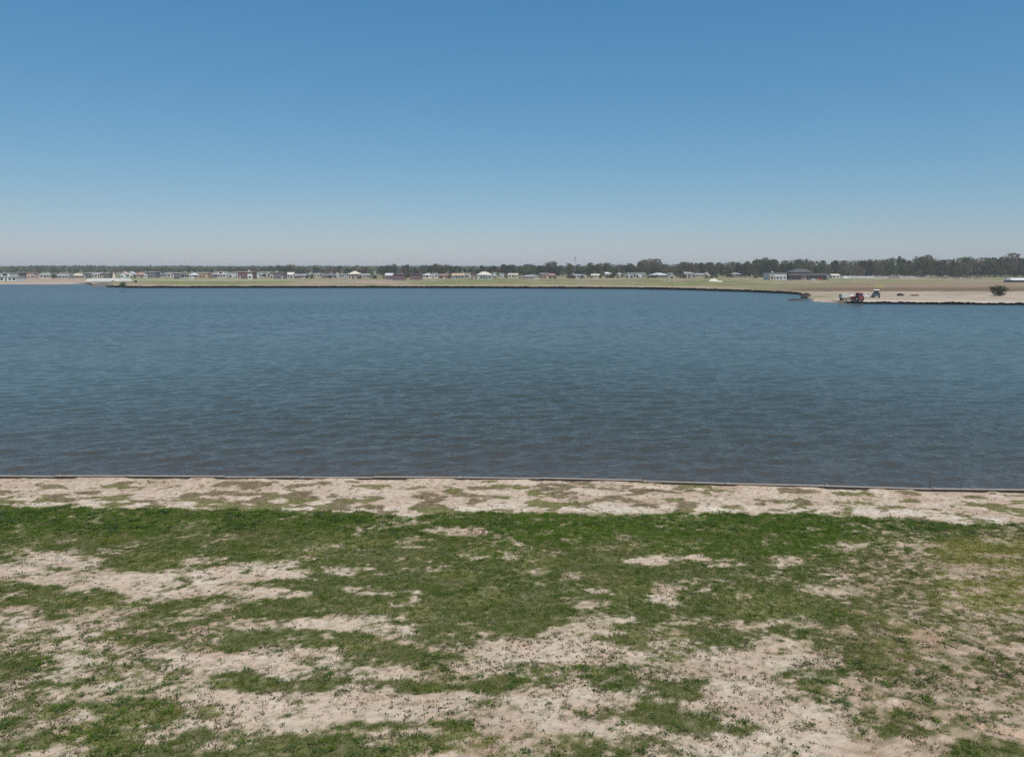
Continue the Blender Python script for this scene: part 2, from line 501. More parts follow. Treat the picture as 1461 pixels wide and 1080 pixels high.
# lawn: short creeping grass
X, Y = scatter(310000, -30, 30, 11, 33)
g, mt, bd, px, py, dc = coverage(X, Y)
k = rng.uniform(0, 1, len(X)) < g * .95 + .12 * bd * sstep(.50, .66, fbm(X * 2.6, Y * 3.4, 3, 223))
X, Y, px, py, g, dc = X[k], Y[k], px[k], py[k], g[k], dc[k]
Z = near_z(X, Y)
f = fbm(X * .45, Y * .8, 4, 201); f2 = fbm(X * 2, Y * 3, 3, 211)
c = np.tile(GREENS['lawn'], (len(X), 1))
lush = (1 - sstep(768, 800, py + (f - .5) * 60)) * sstep(600, 760, px) * (1 - sstep(1180, 1300, px))
lush = np.maximum(lush, .6 * (1 - sstep(752, 768, py + (f - .5) * 30)))
c = c * (1 - lush[:, None]) + GREENS['lush'] * lush[:, None]
t = sstep(.52, .7, f)[:, None] * .38; c = c * (1 - t) + GREENS['olive'] * t * (1 - lush[:, None] * .7) + c * t * lush[:, None] * .7
t = (sstep(.55, .75, f2) * .45 * sstep(880, 980, py))[:, None]; c = c * (1 - t) + GREENS['blue'] * t
t = (sstep(1280, 1370, px) * sstep(758, 776, py) * (1 - sstep(860, 900, py)) * .9)[:, None]; c = c * (1 - t) + GREENS['yel'] * t
t = (sstep(1190, 1250, px) * (1 - sstep(1010, 1060, py)) * sstep(785, 800, py) * (1 - sstep(1300, 1370, px) * (1 - sstep(860, 900, py))) * (.35 + .5 * f2))[:, None]; c = c * (1 - t) + np.array([.19, .165, .06]) * t
for (bx, by, rx, ry) in ((638, 958, 20, 6), (612, 1031, 20, 6), (710, 968, 14, 6), (680, 1068, 24, 10), (195, 975, 30, 8), (140, 905, 30, 5), (810, 942, 14, 6),
                         (900, 1030, 18, 5), (1222, 1046, 16, 7), (190, 1068, 30, 8), (800, 1065, 22, 8), (160, 770, 60, 6), (290, 800, 20, 4), (1461, 1010, 12, 14), (1461, 850, 20, 12)):
    t = (np.exp(-(((px - bx) / rx) ** 2 + ((py - by) / ry) ** 2)) * .85)[:, None]; c = c * (1 - t) + GREENS['yel'] * t
dryp = rng.uniform(0, 1, len(X)) < .05 + .14 * sstep(850, 960, py) * (1 - dc)
c[dryp] = GREENS['dry'] * .8
hg = rng.uniform(.03, .065, len(X)) * (.75 + .5 * g) * (1 + lush * .7)
put(blades(X, Y, Z, hg, np.full(len(X), .055), 7, .011, c, lean=1.4))

# stray sparse seedlings over the sand
X, Y = scatter(150000, -30, 30, 11, 31)
g, mt, bd, px, py, dc = coverage(X, Y)
cl = fbm(X * 1.3, Y * 1.6, 3, 301)
k = (bd > .5) & (g < .5) & (rng.uniform(0, 1, len(X)) < (.16 + 1.3 * sstep(.42, .60, cl)) * (.3 + .7 * sstep(0, .4, dc)) * (0.35 + .65 * sstep(860, 940, py)))
X, Y = X[k], Y[k]; Z = near_z(X, Y)
c = np.where(rng.uniform(0, 1, (len(X), 1)) < .5, GREENS['dark'] * 1.0, GREENS['brown'])
put(blades(X, Y, Z, rng.uniform(.02, .06, len(X)), rng.uniform(.02, .07, len(X)), 10, .016, c, lean=1.0, segs=2))

X, Y = scatter(60000, -30, 30, 24, 36)
g, mt, bd, px, py, dc = coverage(X, Y)
k = (bd < .5) & (rng.uniform(0, 1, len(X)) < .05 + .35 * sstep(.5, .68, fbm(X * 1.7, Y * 2.2, 3, 311)))
X, Y = X[k], Y[k]
c = np.where(rng.uniform(0, 1, (len(X), 1)) < .5, GREENS['olive'] * .8, GREENS['brown'])
put(blades(X, Y, near_z(X, Y), rng.uniform(.02, .05, len(X)), rng.uniform(.02, .07, len(X)), 8, .016, c, lean=1.2, segs=2))

# dry straw lying flat
X, Y = scatter(60000, -30, 30, 11, 33)
g, mt, bd, px, py, dc = coverage(X, Y)
k = (bd > .5) & (rng.uniform(0, 1, len(X)) < (.25 + .5 * sstep(1150, 1300, px)) * (1 - g * .7) * sstep(.1, .5, dc))
X, Y = X[k], Y[k]
put(blades(X, Y, near_z(X, Y), np.full(len(X), .02), np.full(len(X), .07), 5, .008, np.tile(GREENS['dry'], (len(X), 1)), lean=3.0))

# leafy weeds: upright clumps with broader leaves
X, Y = scatter(52000, -30, 30, 11, 31)
g, mt, bd, px, py, dc = coverage(X, Y)
f = fbm(X * .9, Y * 1.3, 3, 401)
rimw = (1 - sstep(752, 775, py)) * np.interp(px, [0, 560, 640, 900, 1150, 1461], [.55, .6, .4, .28, .35, .45])
thin = sstep(900, 960, py) * .55 * sstep(.42, .60, f)
k = rng.uniform(0, 1, len(X)) < g * bd * np.clip(rimw * sstep(.35, .6, f) + thin + .05, 0, 1) * .8
X, Y, px, py = X[k], Y[k], px[k], py[k]; Z = near_z(X, Y)
c = np.where(rng.uniform(0, 1, (len(X), 1)) < .4, GREENS['blue'], GREENS['dark']) * 1.15
c = np.where((rng.uniform(0, 1, (len(X), 1)) < .3), GREENS['lush'], c)
big = (1 - sstep(750, 775, py))
put(blades(X, Y, Z, rng.uniform(.04, .10, len(X)) * (1 + big * .7), rng.uniform(.05, .09, len(X)), 16, .026, c, lean=1.3, segs=2, droop=.2))

# clods and bits of litter lying on the bare soil
X, Y = scatter(120000, -30, 30, 11, 36)
g, mt, bd, px, py, dc = coverage(X, Y)
k = (g < .5) & (rng.uniform(0, 1, len(X)) < .15 + .85 * sstep(.45, .65, fbm(X * .9, Y * 1.3, 3, 611)))
X, Y = X[k], Y[k]; Z = near_z(X, Y); n = len(X)
r = rng.lognormal(-4.5, .45, n)
ax = rng.uniform(0, 6.28, n)
P = []
for q in range(4):
    P.append(np.stack([X + r * rng.uniform(.7, 1.4, n) * np.cos(ax + q * 1.57), Y + r * rng.uniform(.7, 1.4, n) * np.sin(ax + q * 1.57), Z - .002], -1))
P.append(np.stack([X, Y, Z + r * rng.uniform(.5, 1.1, n)], -1))
V = np.stack(P, 1).reshape(-1, 3)
b0 = np.arange(n)[:, None] * 5
F = np.concatenate([b0 + np.array([[q, (q + 1) % 4, 4]]) for q in range(4)])
tone = rng.uniform(0, 1, (n, 1))
c = np.where(tone < .6, np.array([[.36, .28, .20]]), np.where(tone < .85, np.array([[.18, .14, .10]]), np.array([[.55, .48, .38]]))) * rng.uniform(.7, 1.15, (n, 1))
me = mesh_np("clods", V, F); vcol(me, np.repeat(c, 5, 0))
tag(link("clods", me, leafmat("clod_soil", 0.0, rough=.95)), kind='stuff', label="small clods and bits of dry litter on the bare sandy soil", cat="clods")

# olive mats of the bare strip
X, Y = scatter(130000, -30, 30, 22, 36)
g, mt, bd, px, py, dc = coverage(X, Y)
k = rng.uniform(0, 1, len(X)) < mt * .8
X, Y = X[k], Y[k]; Z = near_z(X, Y)
f = fbm(X * .8, Y, 2, 501)
t = sstep(.4, .62, f)[:, None]
c = GREENS['olive'] * (1 - t) + np.array([.17, .125, .07]) * t
put(blades(X, Y, Z, rng.uniform(.02, .045, len(X)), np.full(len(X), .06), 6, .014, c, lean=1.4))

def join(parts, k):
    V = np.concatenate([p[0] for p in parts]); c = np.concatenate([p[1] for p in parts])
    return V, np.arange(len(V)).reshape(-1, k), c
leaf = leafmat("grass_blades", .32)
V, F, c = join(parts3, 3)
me = mesh_np("grass", V, F); vcol(me, c)
tag(link("grass", me, leaf), kind='stuff', label="short patchy green and yellowish grass on the sandy near bank", cat="grass")
V, F, c = join(parts4, 4)
me = mesh_np("weeds", V, F); vcol(me, c)
tag(link("weeds", me, leaf), kind='stuff', label="low leafy weeds and seedlings scattered through the grass of the near bank", cat="weeds")

# ------------------------------------------------------------ timber edging along the near shore
edging = thing("timber_edging", (0, float(near_shore(0.0)), 0), 0, "long weathered timber board edging between the sandy strip and the lake", "retaining edge")
oy = float(near_shore(0.0))
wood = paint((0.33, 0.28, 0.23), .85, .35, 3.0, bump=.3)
shadewood = paint((.045, .037, .03), .9, .3, 3.0)  # board faces coloured dark to paint the shadow line below the pale capping
x = -33.0
while x < 36:
    L = rnd.uniform(3.2, 4.6)
    x1 = x + L - .02
    y0, y1 = float(near_shore(x)), float(near_shore(x1))
    zt = EDGE_Z + rnd.uniform(-.04, .01)
    zt2 = EDGE_Z + rnd.uniform(-.03, .015)
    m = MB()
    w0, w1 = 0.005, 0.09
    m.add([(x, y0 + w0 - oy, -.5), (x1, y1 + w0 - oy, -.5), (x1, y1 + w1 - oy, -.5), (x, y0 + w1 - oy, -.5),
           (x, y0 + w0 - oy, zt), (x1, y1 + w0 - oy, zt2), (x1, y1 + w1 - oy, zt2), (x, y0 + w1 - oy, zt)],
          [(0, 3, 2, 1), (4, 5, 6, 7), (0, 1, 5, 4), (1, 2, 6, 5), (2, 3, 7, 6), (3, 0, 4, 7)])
    m.build("board", shadewood, edging)
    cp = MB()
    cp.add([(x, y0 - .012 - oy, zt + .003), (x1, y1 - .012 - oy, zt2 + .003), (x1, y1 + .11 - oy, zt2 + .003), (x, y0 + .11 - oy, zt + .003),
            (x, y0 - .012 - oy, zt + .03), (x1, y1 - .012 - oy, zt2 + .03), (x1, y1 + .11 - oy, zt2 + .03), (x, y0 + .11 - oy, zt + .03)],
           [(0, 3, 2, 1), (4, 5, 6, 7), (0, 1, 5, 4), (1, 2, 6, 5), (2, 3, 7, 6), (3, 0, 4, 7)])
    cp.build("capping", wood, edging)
    if rnd.random() < .6:
        xp = x + .15
        yp = float(near_shore(xp)) - oy
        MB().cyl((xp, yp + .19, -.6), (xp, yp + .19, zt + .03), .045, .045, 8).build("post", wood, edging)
    x += L
# thin dark stake by the edge on the right
sx, sy = at(1326, 699, .33)
st = thing("marker_stake", (float(sx), float(sy), float(near_z(np.array(sx), np.array(sy))) - .05), 0, "thin dark stake standing at the water's edge on the right", "stake")
m = MB().cyl((0, 0, 0), (.015, 0, .62), .018, .014, 8); m.build("shaft", paint((.05, .045, .04), .8), st)
MB().box(-.05, .06, -.012, .012, .50, .56).build("tag", paint((.12, .10, .09), .7), st)

# ------------------------------------------------------------ far shoreline and far land
FPXS = np.array([-2600, -900, -100, 0, 60, 128, 136, 165, 182, 250, 400, 560, 720, 900, 980, 1060, 1120, 1142, 1149, 1160, 1200, 1240, 1461, 1800, 3000, 4600.])
FPYS = np.array([412, 408, 406, 406, 406, 405.5, 409.2, 410.3, 411, 411, 411, 411, 411.5, 412.5, 414, 416.5, 419, 420.5, 425, 430.5, 432.5, 433.7, 435.5, 438, 452, 480.])
def shore_py(px):
    return np.interp(px, FPXS, FPYS)
def land_z(px):
    return np.interp(px, [0, 125, 136, 1080, 1200], [.85, .85, .95, .95, .60])

def far_at(px, py):
    z = land_z(px)
    X, Y = at(px, py, z)
    return float(X), float(Y), float(z)

colx = np.concatenate([np.linspace(-2600, -60, 120), np.arange(-58, 1520, 2.0), np.linspace(1522, 4600, 120)])
rowsd = np.concatenate([np.arange(0, 30, .45), 30 + np.cumsum(.45 * 1.13 ** np.arange(12))])
s_py = shore_py(colx)
top_py = np.empty_like(s_py)
# grid rows in ground distance: from the bank top back to 8 km
Xs, Ys = at(colx, s_py, 0.0)
dist = np.hypot(Xs, Ys)
ux, uy = Xs / dist, Ys / dist
lz = land_z(colx)
soft = np.maximum(1 - sstep(100, 134, colx), sstep(1143, 1150, colx) * (1 - sstep(1175, 1215, colx)))
off = .25 + soft * np.where(colx < 600, 14, 8)
nzz = fbm(colx * .11, colx * 0, 3, 601)
nz2 = fbm(colx * .5, colx * 0 + 5, 3, 611)
rows = []
cols_ = []
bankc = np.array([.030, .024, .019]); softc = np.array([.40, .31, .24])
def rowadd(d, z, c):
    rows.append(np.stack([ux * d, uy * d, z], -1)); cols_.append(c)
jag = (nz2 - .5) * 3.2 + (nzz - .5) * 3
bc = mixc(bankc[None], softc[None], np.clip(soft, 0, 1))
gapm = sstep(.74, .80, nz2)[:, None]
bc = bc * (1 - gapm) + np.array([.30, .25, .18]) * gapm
hard = 1 - soft
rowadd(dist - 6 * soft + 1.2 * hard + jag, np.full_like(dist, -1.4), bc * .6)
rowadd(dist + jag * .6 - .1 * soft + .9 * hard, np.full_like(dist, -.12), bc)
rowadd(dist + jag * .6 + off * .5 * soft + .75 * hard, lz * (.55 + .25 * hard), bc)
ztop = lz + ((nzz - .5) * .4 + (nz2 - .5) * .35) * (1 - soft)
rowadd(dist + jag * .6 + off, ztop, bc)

def landcol(px, py):
    """colour of the soil and thin grass of the far bank by place"""
    s = shore_py(px)
    n1 = fbm(px * .02, py * 1.1, 4, 701); n2 = fbm(px * .12, py * 1.8, 3, 711); n3 = fbm(px * .006, py * .5, 3, 721)
    green = np.array([.190, .200, .070]); olive = np.array([.185, .165, .066]); tan = np.array([.34, .26, .18])
    brown = np.array([.165, .10, .062]); sandc = np.array([.43, .345, .255]); pale = np.array([.55, .46, .37])
    grey = np.array([.17, .165, .12])
    c = mixc(green[None], olive[None], sstep(.35, .65, n1))
    c = mixc(c, tan[None], sstep(.46, .62, n3 * .4 + n1 * .6) * .8)
    c = c * (.78 + .44 * n2[:, None])
    # tan lip above the bank
    t = np.exp(-((s - 3.6 - py) / 1.0) ** 2) * (.5 + .5 * n2)
    c = mixc(c, tan[None] * 1.15, np.clip(t, 0, 1))
    # pinkish bare stretch 380-620
    t = sstep(380, 440, px) * (1 - sstep(560, 640, px)) * np.exp(-((py - 402.8) / 2.2) ** 2) * sstep(.3, .55, n1)
    c = mixc(c, np.array([.36, .26, .19])[None], t * .9)
    t = (1 - sstep(360, 480, px)) * sstep(180, 200, px) * np.exp(-((py - 399.5) / 1.2) ** 2)
    c = mixc(c, np.array([.36, .35, .19])[None], t * .8)
    # left: bare earth bank
    t = sstep(18, 40, px) * (1 - sstep(116, 136, px)) * sstep(395.5, 397, py)
    c = mixc(c, np.array([.42, .30, .225])[None], t * (.6 + .4 * n2))
    t = (1 - sstep(125, 135, px)) * sstep(402.5, 404.5, py)
    c = mixc(c, np.array([.33, .29, .23])[None], t)
    # right: brown ploughed band, sand beach
    r = sstep(1120, 1240, px + (n2 - .5) * 60)
    t = r * sstep(400.5, 404, py) ; c = mixc(c, mixc(np.array([.27, .19, .125])[None], olive[None] * 1.2, sstep(.5, .72, n1)), t)
    r2 = sstep(1060, 1180, px + (n2 - .5) * 60)
    t = r2 * sstep(409, 411.5, py + (n2 - .5) * 2) * (1 - sstep(414.5, 417, py + (n2 - .5) * 2)); c = mixc(c, brown[None], t * .9)
    t = r2 * sstep(404, 406, py) * (1 - sstep(407, 409, py)) * (1 - sstep(1260, 1330, px)); c = mixc(c, np.array([.235, .165, .11])[None], t * .7)
    t = r2 * sstep(415.2, 417.2, py + (n2 - .5) * 2.0); c = mixc(c, mixc(sandc[None], tan[None], sstep(.4, .68, n1)), t)
    t = sstep(1150, 1200, px) * np.exp(-((py - (s - 4.2)) / 1.3) ** 2); c = mixc(c, pale[None], t * .8)
    t = sstep(1145, 1152, px) * (1 - sstep(1170, 1215, px)) * sstep(419, 422, py) * (1 - sstep(428, 432, py)); c = mixc(c, olive[None] * 1.25, t * .75 * sstep(.3, .5, n2 * .5 + n1 * .5))
    t = np.exp(-((px - 1252) / 8) ** 2 - ((py - 408) / 2.) ** 2); c = mixc(c, np.array([.28, .25, .06])[None], t)
    # paved/pale road line on the right near the trees
    t = sstep(1195, 1215, px) * (1 - sstep(1305, 1345, px)) * np.exp(-((py - 395.5) / 1.5) ** 2); c = mixc(c, np.array([.42, .41, .38])[None], t * .8)
    c = mixc(c, grey[None], (1 - sstep(392, 396, py)) * .8)
    return c
d0 = dist + jag * .6 + off
ext = np.concatenate([np.array([.4, 1, 2, 3.2, 4.5, 6]), 6 + np.cumsum(1.6 * 1.045 ** np.arange(118))])
for e in ext:
    d = d0 + e
    zz = ztop * math.exp(-e / 2) + lz * (1 - math.exp(-e / 2))
    Xr, Yr = ux * d, uy * d
    _, pyr = proj(Xr, Yr, lz)
    zz = zz + .10 * (fbm(Xr * .15, Yr * .15, 3, 801) - .5)
    rowadd(d, zz, landcol(colx, pyr))
for e in (9000.,):
    rowadd(np.maximum(d0 + 1000, e), lz, landcol(colx, np.full_like(colx, 384.)))
V = np.stack(rows); cc = np.stack(cols_)
nr, nc = V.shape[:2]
idx = np.arange(nr * nc).reshape(nr, nc)
F = np.stack([idx[:-1, :-1], idx[:-1, 1:], idx[1:, 1:], idx[1:, :-1]], -1).reshape(-1, 4)
me = mesh_np("far_land", V.reshape(-1, 3), F, smooth=True)
vcol(me, cc.reshape(-1, 3))
tag(link("far_land", me, groundmat("far_soil", False)), kind='structure')

# ------------------------------------------------------------ water
m, nt, out = newmat("lake_water")
b = N(nt, 'ShaderNodeBsdfPrincipled', Roughness=0.12, IOR=1.333)
ra = N(nt, 'ShaderNodeAttribute', attribute_name='chop'); nt.links.new(ra.outputs['Fac'], b.inputs['Roughness'])
tc = N(nt, 'ShaderNodeTexCoord')
geo = tc.outputs['Object']
def wave(scale, stretch, rot, detail, rough=.55, dist=0.0):
    mp = N(nt, 'ShaderNodeMapping'); mp.inputs['Scale'].default_value = (scale * stretch, scale, 1)
    mp.inputs['Rotation'].default_value = (0, 0, R(rot))
    no = N(nt, 'ShaderNodeTexNoise', Scale=1.0, Detail=detail, Roughness=rough, Distortion=dist)
    nt.links.new(geo, mp.inputs[0]); nt.links.new(mp.outputs[0], no.inputs['Vector'])
    return no.outputs['Fac']
terms = [(wave(.40, .5, 14, 2, .5, .6), .38), (wave(1.2, .62, -22, 3, .6, .9), .92), (wave(2.7, .75, 12, 3, .6, .8), .50)]
acc = None
for fac, w in terms:
    mm = N(nt, 'ShaderNodeMath', operation='MULTIPLY_ADD'); mm.inputs[1].default_value = w
    nt.links.new(fac, mm.inputs[0])
    if acc is None: mm.inputs[2].default_value = 0
    else: nt.links.new(acc, mm.inputs[2])
    acc = mm.outputs[0]
# gusts: patches where the ripples are stronger or weaker
gust = wave(.03, .35, 5, 5, .6)
gr = N(nt, 'ShaderNodeMapRange'); gr.inputs[1].default_value = .3; gr.inputs[2].default_value = .7; gr.inputs[3].default_value = .55; gr.inputs[4].default_value = 1.45
nt.links.new(gust, gr.inputs[0])
bp = N(nt, 'ShaderNodeBump', Distance=0.9)
nt.links.new(gr.outputs[0], bp.inputs['Strength'])
bp.inputs['Distance'].default_value = 0.20
nt.links.new(acc, bp.inputs['Height'])
nt.links.new(bp.outputs[0], b.inputs['Normal'])
# turbid brown shallows along the near edge
vc = N(nt, 'ShaderNodeVertexColor', layer_name='Col')
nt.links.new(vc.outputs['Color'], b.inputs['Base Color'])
nt.links.new(b.outputs[0], out.inputs[0])
# a fan of real wave geometry: fine near the shore, coarser with distance
uu = np.arange(-.95, .9501, .0036)
ee = np.array([2, 5, 10, 20, 45, 100, 220, 500, 1000, 1500.])
dl = [-.02]
while dl[-1] < 175: dl.append(dl[-1] + .0016 * (31 + dl[-1]))
wd = np.array(dl + [180, 190, 220, 260, 320, 400, 600, 1000, 2000, 4000, 8000])
base_w = (31 + wd)[:, None]
WX = np.concatenate([-.95 * base_w - ee[::-1][None], uu[None] * base_w, .95 * base_w + ee[None]], 1)
WY = near_shore(WX) + .10 + wd[:, None]
wrng = np.random.default_rng(21)
hgt = np.zeros_like(WX)
wrp = (fbm(WX * .12, WY * .12, 2, 961) - .5) * 3.0
for i in range(34):
    lam = .45 * (2.3 / .45) ** (i / 33.)
    th = R(-90 + 14 + wrng.normal(0, 23))
    kx, ky = math.cos(th) * 2 * math.pi / lam, math.sin(th) * 2 * math.pi / lam
    sl_ = .031 * wrng.uniform(.6, 1.3)
    ph = wrng.uniform(0, 6.28)
    amp = sl_ * lam / (2 * math.pi)
    grp = .35 + 1.3 * vnoise(WX / (lam * 5) + i * 7, WY / (lam * 5), 970 + i)
    w_ = np.sin(kx * WX + ky * WY + ph + wrp)
    lim = 1 - sstep(lam / .013, lam / .0065, 31 + np.maximum(wd, 0))[:, None]
    hgt += amp * grp * lim * (w_ + .35 * np.cos(2 * (kx * WX + ky * WY + ph + wrp)) * .5)
hgt *= sstep(-.02, .6, wd)[:, None] * (np.abs(WX) < .95 * base_w)
shal = np.exp(-np.maximum(wd, 0) / 9)[:, None] * np.ones_like(WX)
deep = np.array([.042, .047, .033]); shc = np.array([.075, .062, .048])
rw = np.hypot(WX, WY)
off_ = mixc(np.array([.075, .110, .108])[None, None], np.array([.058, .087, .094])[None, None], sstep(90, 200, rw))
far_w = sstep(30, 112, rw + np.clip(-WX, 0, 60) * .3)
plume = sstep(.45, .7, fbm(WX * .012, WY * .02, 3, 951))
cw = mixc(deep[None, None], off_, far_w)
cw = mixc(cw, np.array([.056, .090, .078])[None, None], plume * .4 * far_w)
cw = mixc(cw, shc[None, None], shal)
nr, nc = WX.shape
idx = np.arange(nr * nc).reshape(nr, nc)
F = np.stack([idx[:-1, :-1], idx[:-1, 1:], idx[1:, 1:], idx[1:, :-1]], -1).reshape(-1, 4)
me = mesh_np("lake_water", np.stack([WX, WY, hgt], -1).reshape(-1, 3), F, smooth=True)
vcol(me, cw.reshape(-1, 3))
fa = me.attributes.new('chop', 'FLOAT', 'POINT')
fa.data.foreach_set('value', np.ascontiguousarray(np.interp(np.hypot(WX, WY), [30, 80, 200, 500], [.09, .14, .25, .32]).ravel(), np.float32))
tag(link("lake_water", me, m), kind='structure')
# bed sheet under everything so that nothing is open below
V = np.array([(-9200, -9200, -1.5), (9200, -9200, -1.5), (9200, 9200, -1.5), (-9200, 9200, -1.5)])
tag(link("lake_bed", mesh_np("lake_bed", V, np.array([[0, 1, 2, 3]])), paint((.12, .10, .08), .9)), kind='structure')

# ------------------------------------------------------------ trees
def crown_mesh(name, h, w, n, seed, style='round', leaf_size=.55):
    r = np.random.default_rng(seed)
    nc_ = {'round': 16, 'tall': 14, 'wide': 20, 'bush': 22, 'dense': 46, 'poplar': 12}[style]
    cz = r.uniform(.22, .88, nc_); ang = r.uniform(0, 2 * math.pi, nc_)
    prof = np.sin(np.clip((cz - .02) / 1.0, 0, 1) * math.pi) ** .6
    rr = np.sqrt(r.uniform(0.1, 1, nc_)) * w * .36 * prof
    if style == 'bush': cz = r.uniform(.14, .80, nc_); rr = r.uniform(.1, 1, nc_) * w * .40 * (.45 + cz * .7)
    if style == 'dense': cz = r.uniform(.16, .84, nc_); rr = np.sqrt(r.uniform(0, 1, nc_)) * w * .40 * (.35 + cz * .75)
    cen = np.stack([rr * np.cos(ang), rr * np.sin(ang), cz * h], -1)
    cen[0] = (r.normal(0, w * .05), r.normal(0, w * .05), h * .9)
    cr = r.uniform(.13, .24, nc_) * w
    cr = np.minimum(cr, h * .2)
    cr[0] = min(w * .13, h * .11)
    pick = r.choice(nc_, n, p=cr ** 2 / np.sum(cr ** 2))
    d = r.normal(0, 1, (n, 3)); d /= np.linalg.norm(d, axis=1)[:, None]
    p = cen[pick] + d * (cr[pick] * r.uniform(.55, 1.08, n))[:, None] * np.array([1, 1, .8])
    p[:, 2] = np.clip(p[:, 2], h * .06, h)
    a = r.normal(0, 1, (n, 3)); a /= np.linalg.norm(a, axis=1)[:, None]
    b_ = np.cross(a, r.normal(0, 1, (n, 3))); b_ /= np.linalg.norm(b_, axis=1)[:, None]
    s = (leaf_size * r.uniform(.5, 1.3, n))[:, None]
    V = np.stack([p - a * s * .5, p - b_ * s * .32, p + a * s * .5, p + b_ * s * .32], 1).reshape(-1, 3)
    me = mesh_np(name, V, np.arange(4 * n).reshape(n, 4))
    tone = r.uniform(.75, 1.25, nc_)[pick][:, None] * r.uniform(.8, 1.2, (n, 1))
    vcol(me, np.repeat(tone * np.array([[1, 1, 1]]), 4, 0))
    return me, cen

def trunk_mesh(name, h, w, cen, seed):
    m = MB(); r = random.Random(seed)
    m.cyl((0, 0, -.3), (r.uniform(-.2, .2), 0, h * .42), h * .028, h * .018, 7)
    for c_ in cen[:7]:
        b0 = h * r.uniform(.22, .42)
        m.cyl((0, 0, b0), tuple(float(q) for q in c_), h * .012, h * .004, 5)
    me = bpy.data.meshes.new(name); me.from_pydata(m.v, [], m.f); me.update()
    return me

def foliage(name, col, trans=.2):
    m, nt, out = newmat(name)
    vc = N(nt, 'ShaderNodeVertexColor', layer_name='Col'); oi = N(nt, 'ShaderNodeObjectInfo')
    mr = N(nt, 'ShaderNodeMapRange'); mr.inputs[3].default_value = .7; mr.inputs[4].default_value = 1.35
    nt.links.new(oi.outputs['Random'], mr.inputs[0])
    v1 = N(nt, 'ShaderNodeVectorMath', operation='SCALE'); nt.links.new(vc.outputs['Color'], v1.inputs[0]); nt.links.new(mr.outputs[0], v1.inputs['Scale'])
    v2 = N(nt, 'ShaderNodeVectorMath', operation='MULTIPLY'); v2.inputs[1].default_value = col
    nt.links.new(v1.outputs[0], v2.inputs[0])
    d = N(nt, 'ShaderNodeBsdfDiffuse'); t = N(nt, 'ShaderNodeBsdfTranslucent'); mx = N(nt, 'ShaderNodeMixShader'); mx.inputs[0].default_value = trans
    nt.links.new(v2.outputs[0], d.inputs[0]); nt.links.new(v2.outputs[0], t.inputs[0])
    nt.links.new(d.outputs[0], mx.inputs[1]); nt.links.new(t.outputs[0], mx.inputs[2]); nt.links.new(mx.outputs[0], out.inputs[0])
    return m
FOL = [foliage("foliage_dark", (0.048, 0.057, 0.026)), foliage("foliage_mid", (0.078, 0.085, 0.036)), foliage("foliage_olive", (0.115, 0.107, 0.051)),
       foliage("foliage_brown", (0.123, 0.094, 0.064)), foliage("foliage_green", (.080, .120, .042))]
BARK = paint((.12, .095, .075), .9, .3, 2.0)
PROTO = {}
for i, (st_, w_) in enumerate([('round', 1.0), ('wide', 1.25), ('tall', .7), ('round', .95), ('wide', 1.4), ('tall', .55), ('bush', 1.7)]):
    for fi in range(5):
        if st_ == 'bush' and fi not in (1, 2, 3, 4): continue
        if i == 0 or True:
            pass
    cm, cen = crown_mesh("crown", 1.0, w_, 1500 if st_ == 'bush' else 1100, 40 + i, st_, .085)
    tm = trunk_mesh("trunk", 1.0, w_, cen, 50 + i); tm.materials.append(BARK)
    PROTO[i] = (cm, tm, {})
cm, cen = crown_mesh('crown', 1.0, 1.55, 3200, 77, 'dense', .075)
tm = trunk_mesh('trunk', 1.0, 1.55, cen, 78); tm.materials.append(BARK); PROTO[7] = (cm, tm, {})
KINDS = ['round', 'wide', 'tall', 'round', 'wide', 'tall', 'bush']
ROOTS = {}
TREES = []
def tree(px, py_top, py_base, kind, fol, label, group="trees of the far treeline", name="tree", cat="tree"):
    X, Y, z = far_at(px, py_base)
    slant = Y * CP + (CAMZ - z) * SP
    h = (py_base - py_top) / FPX * slant * 1.02
    cm, tm, byf = PROTO[kind]
    if fol not in byf:
        c2 = cm.copy(); c2.materials.append(FOL[fol]); byf[fol] = c2
    t = thing(name, (X, Y, z - .1), rnd.uniform(0, 6.28), label, cat, group)
    t.scale = (h * rnd.uniform(.85, 1.15), h * rnd.uniform(.85, 1.15), h)
    TREES.append((px, t))
    link("foliage" if kind >= 6 else "crown", byf[fol], None, t)
    link("stem" if kind >= 6 else "trunk", tm, None, t)
    return t

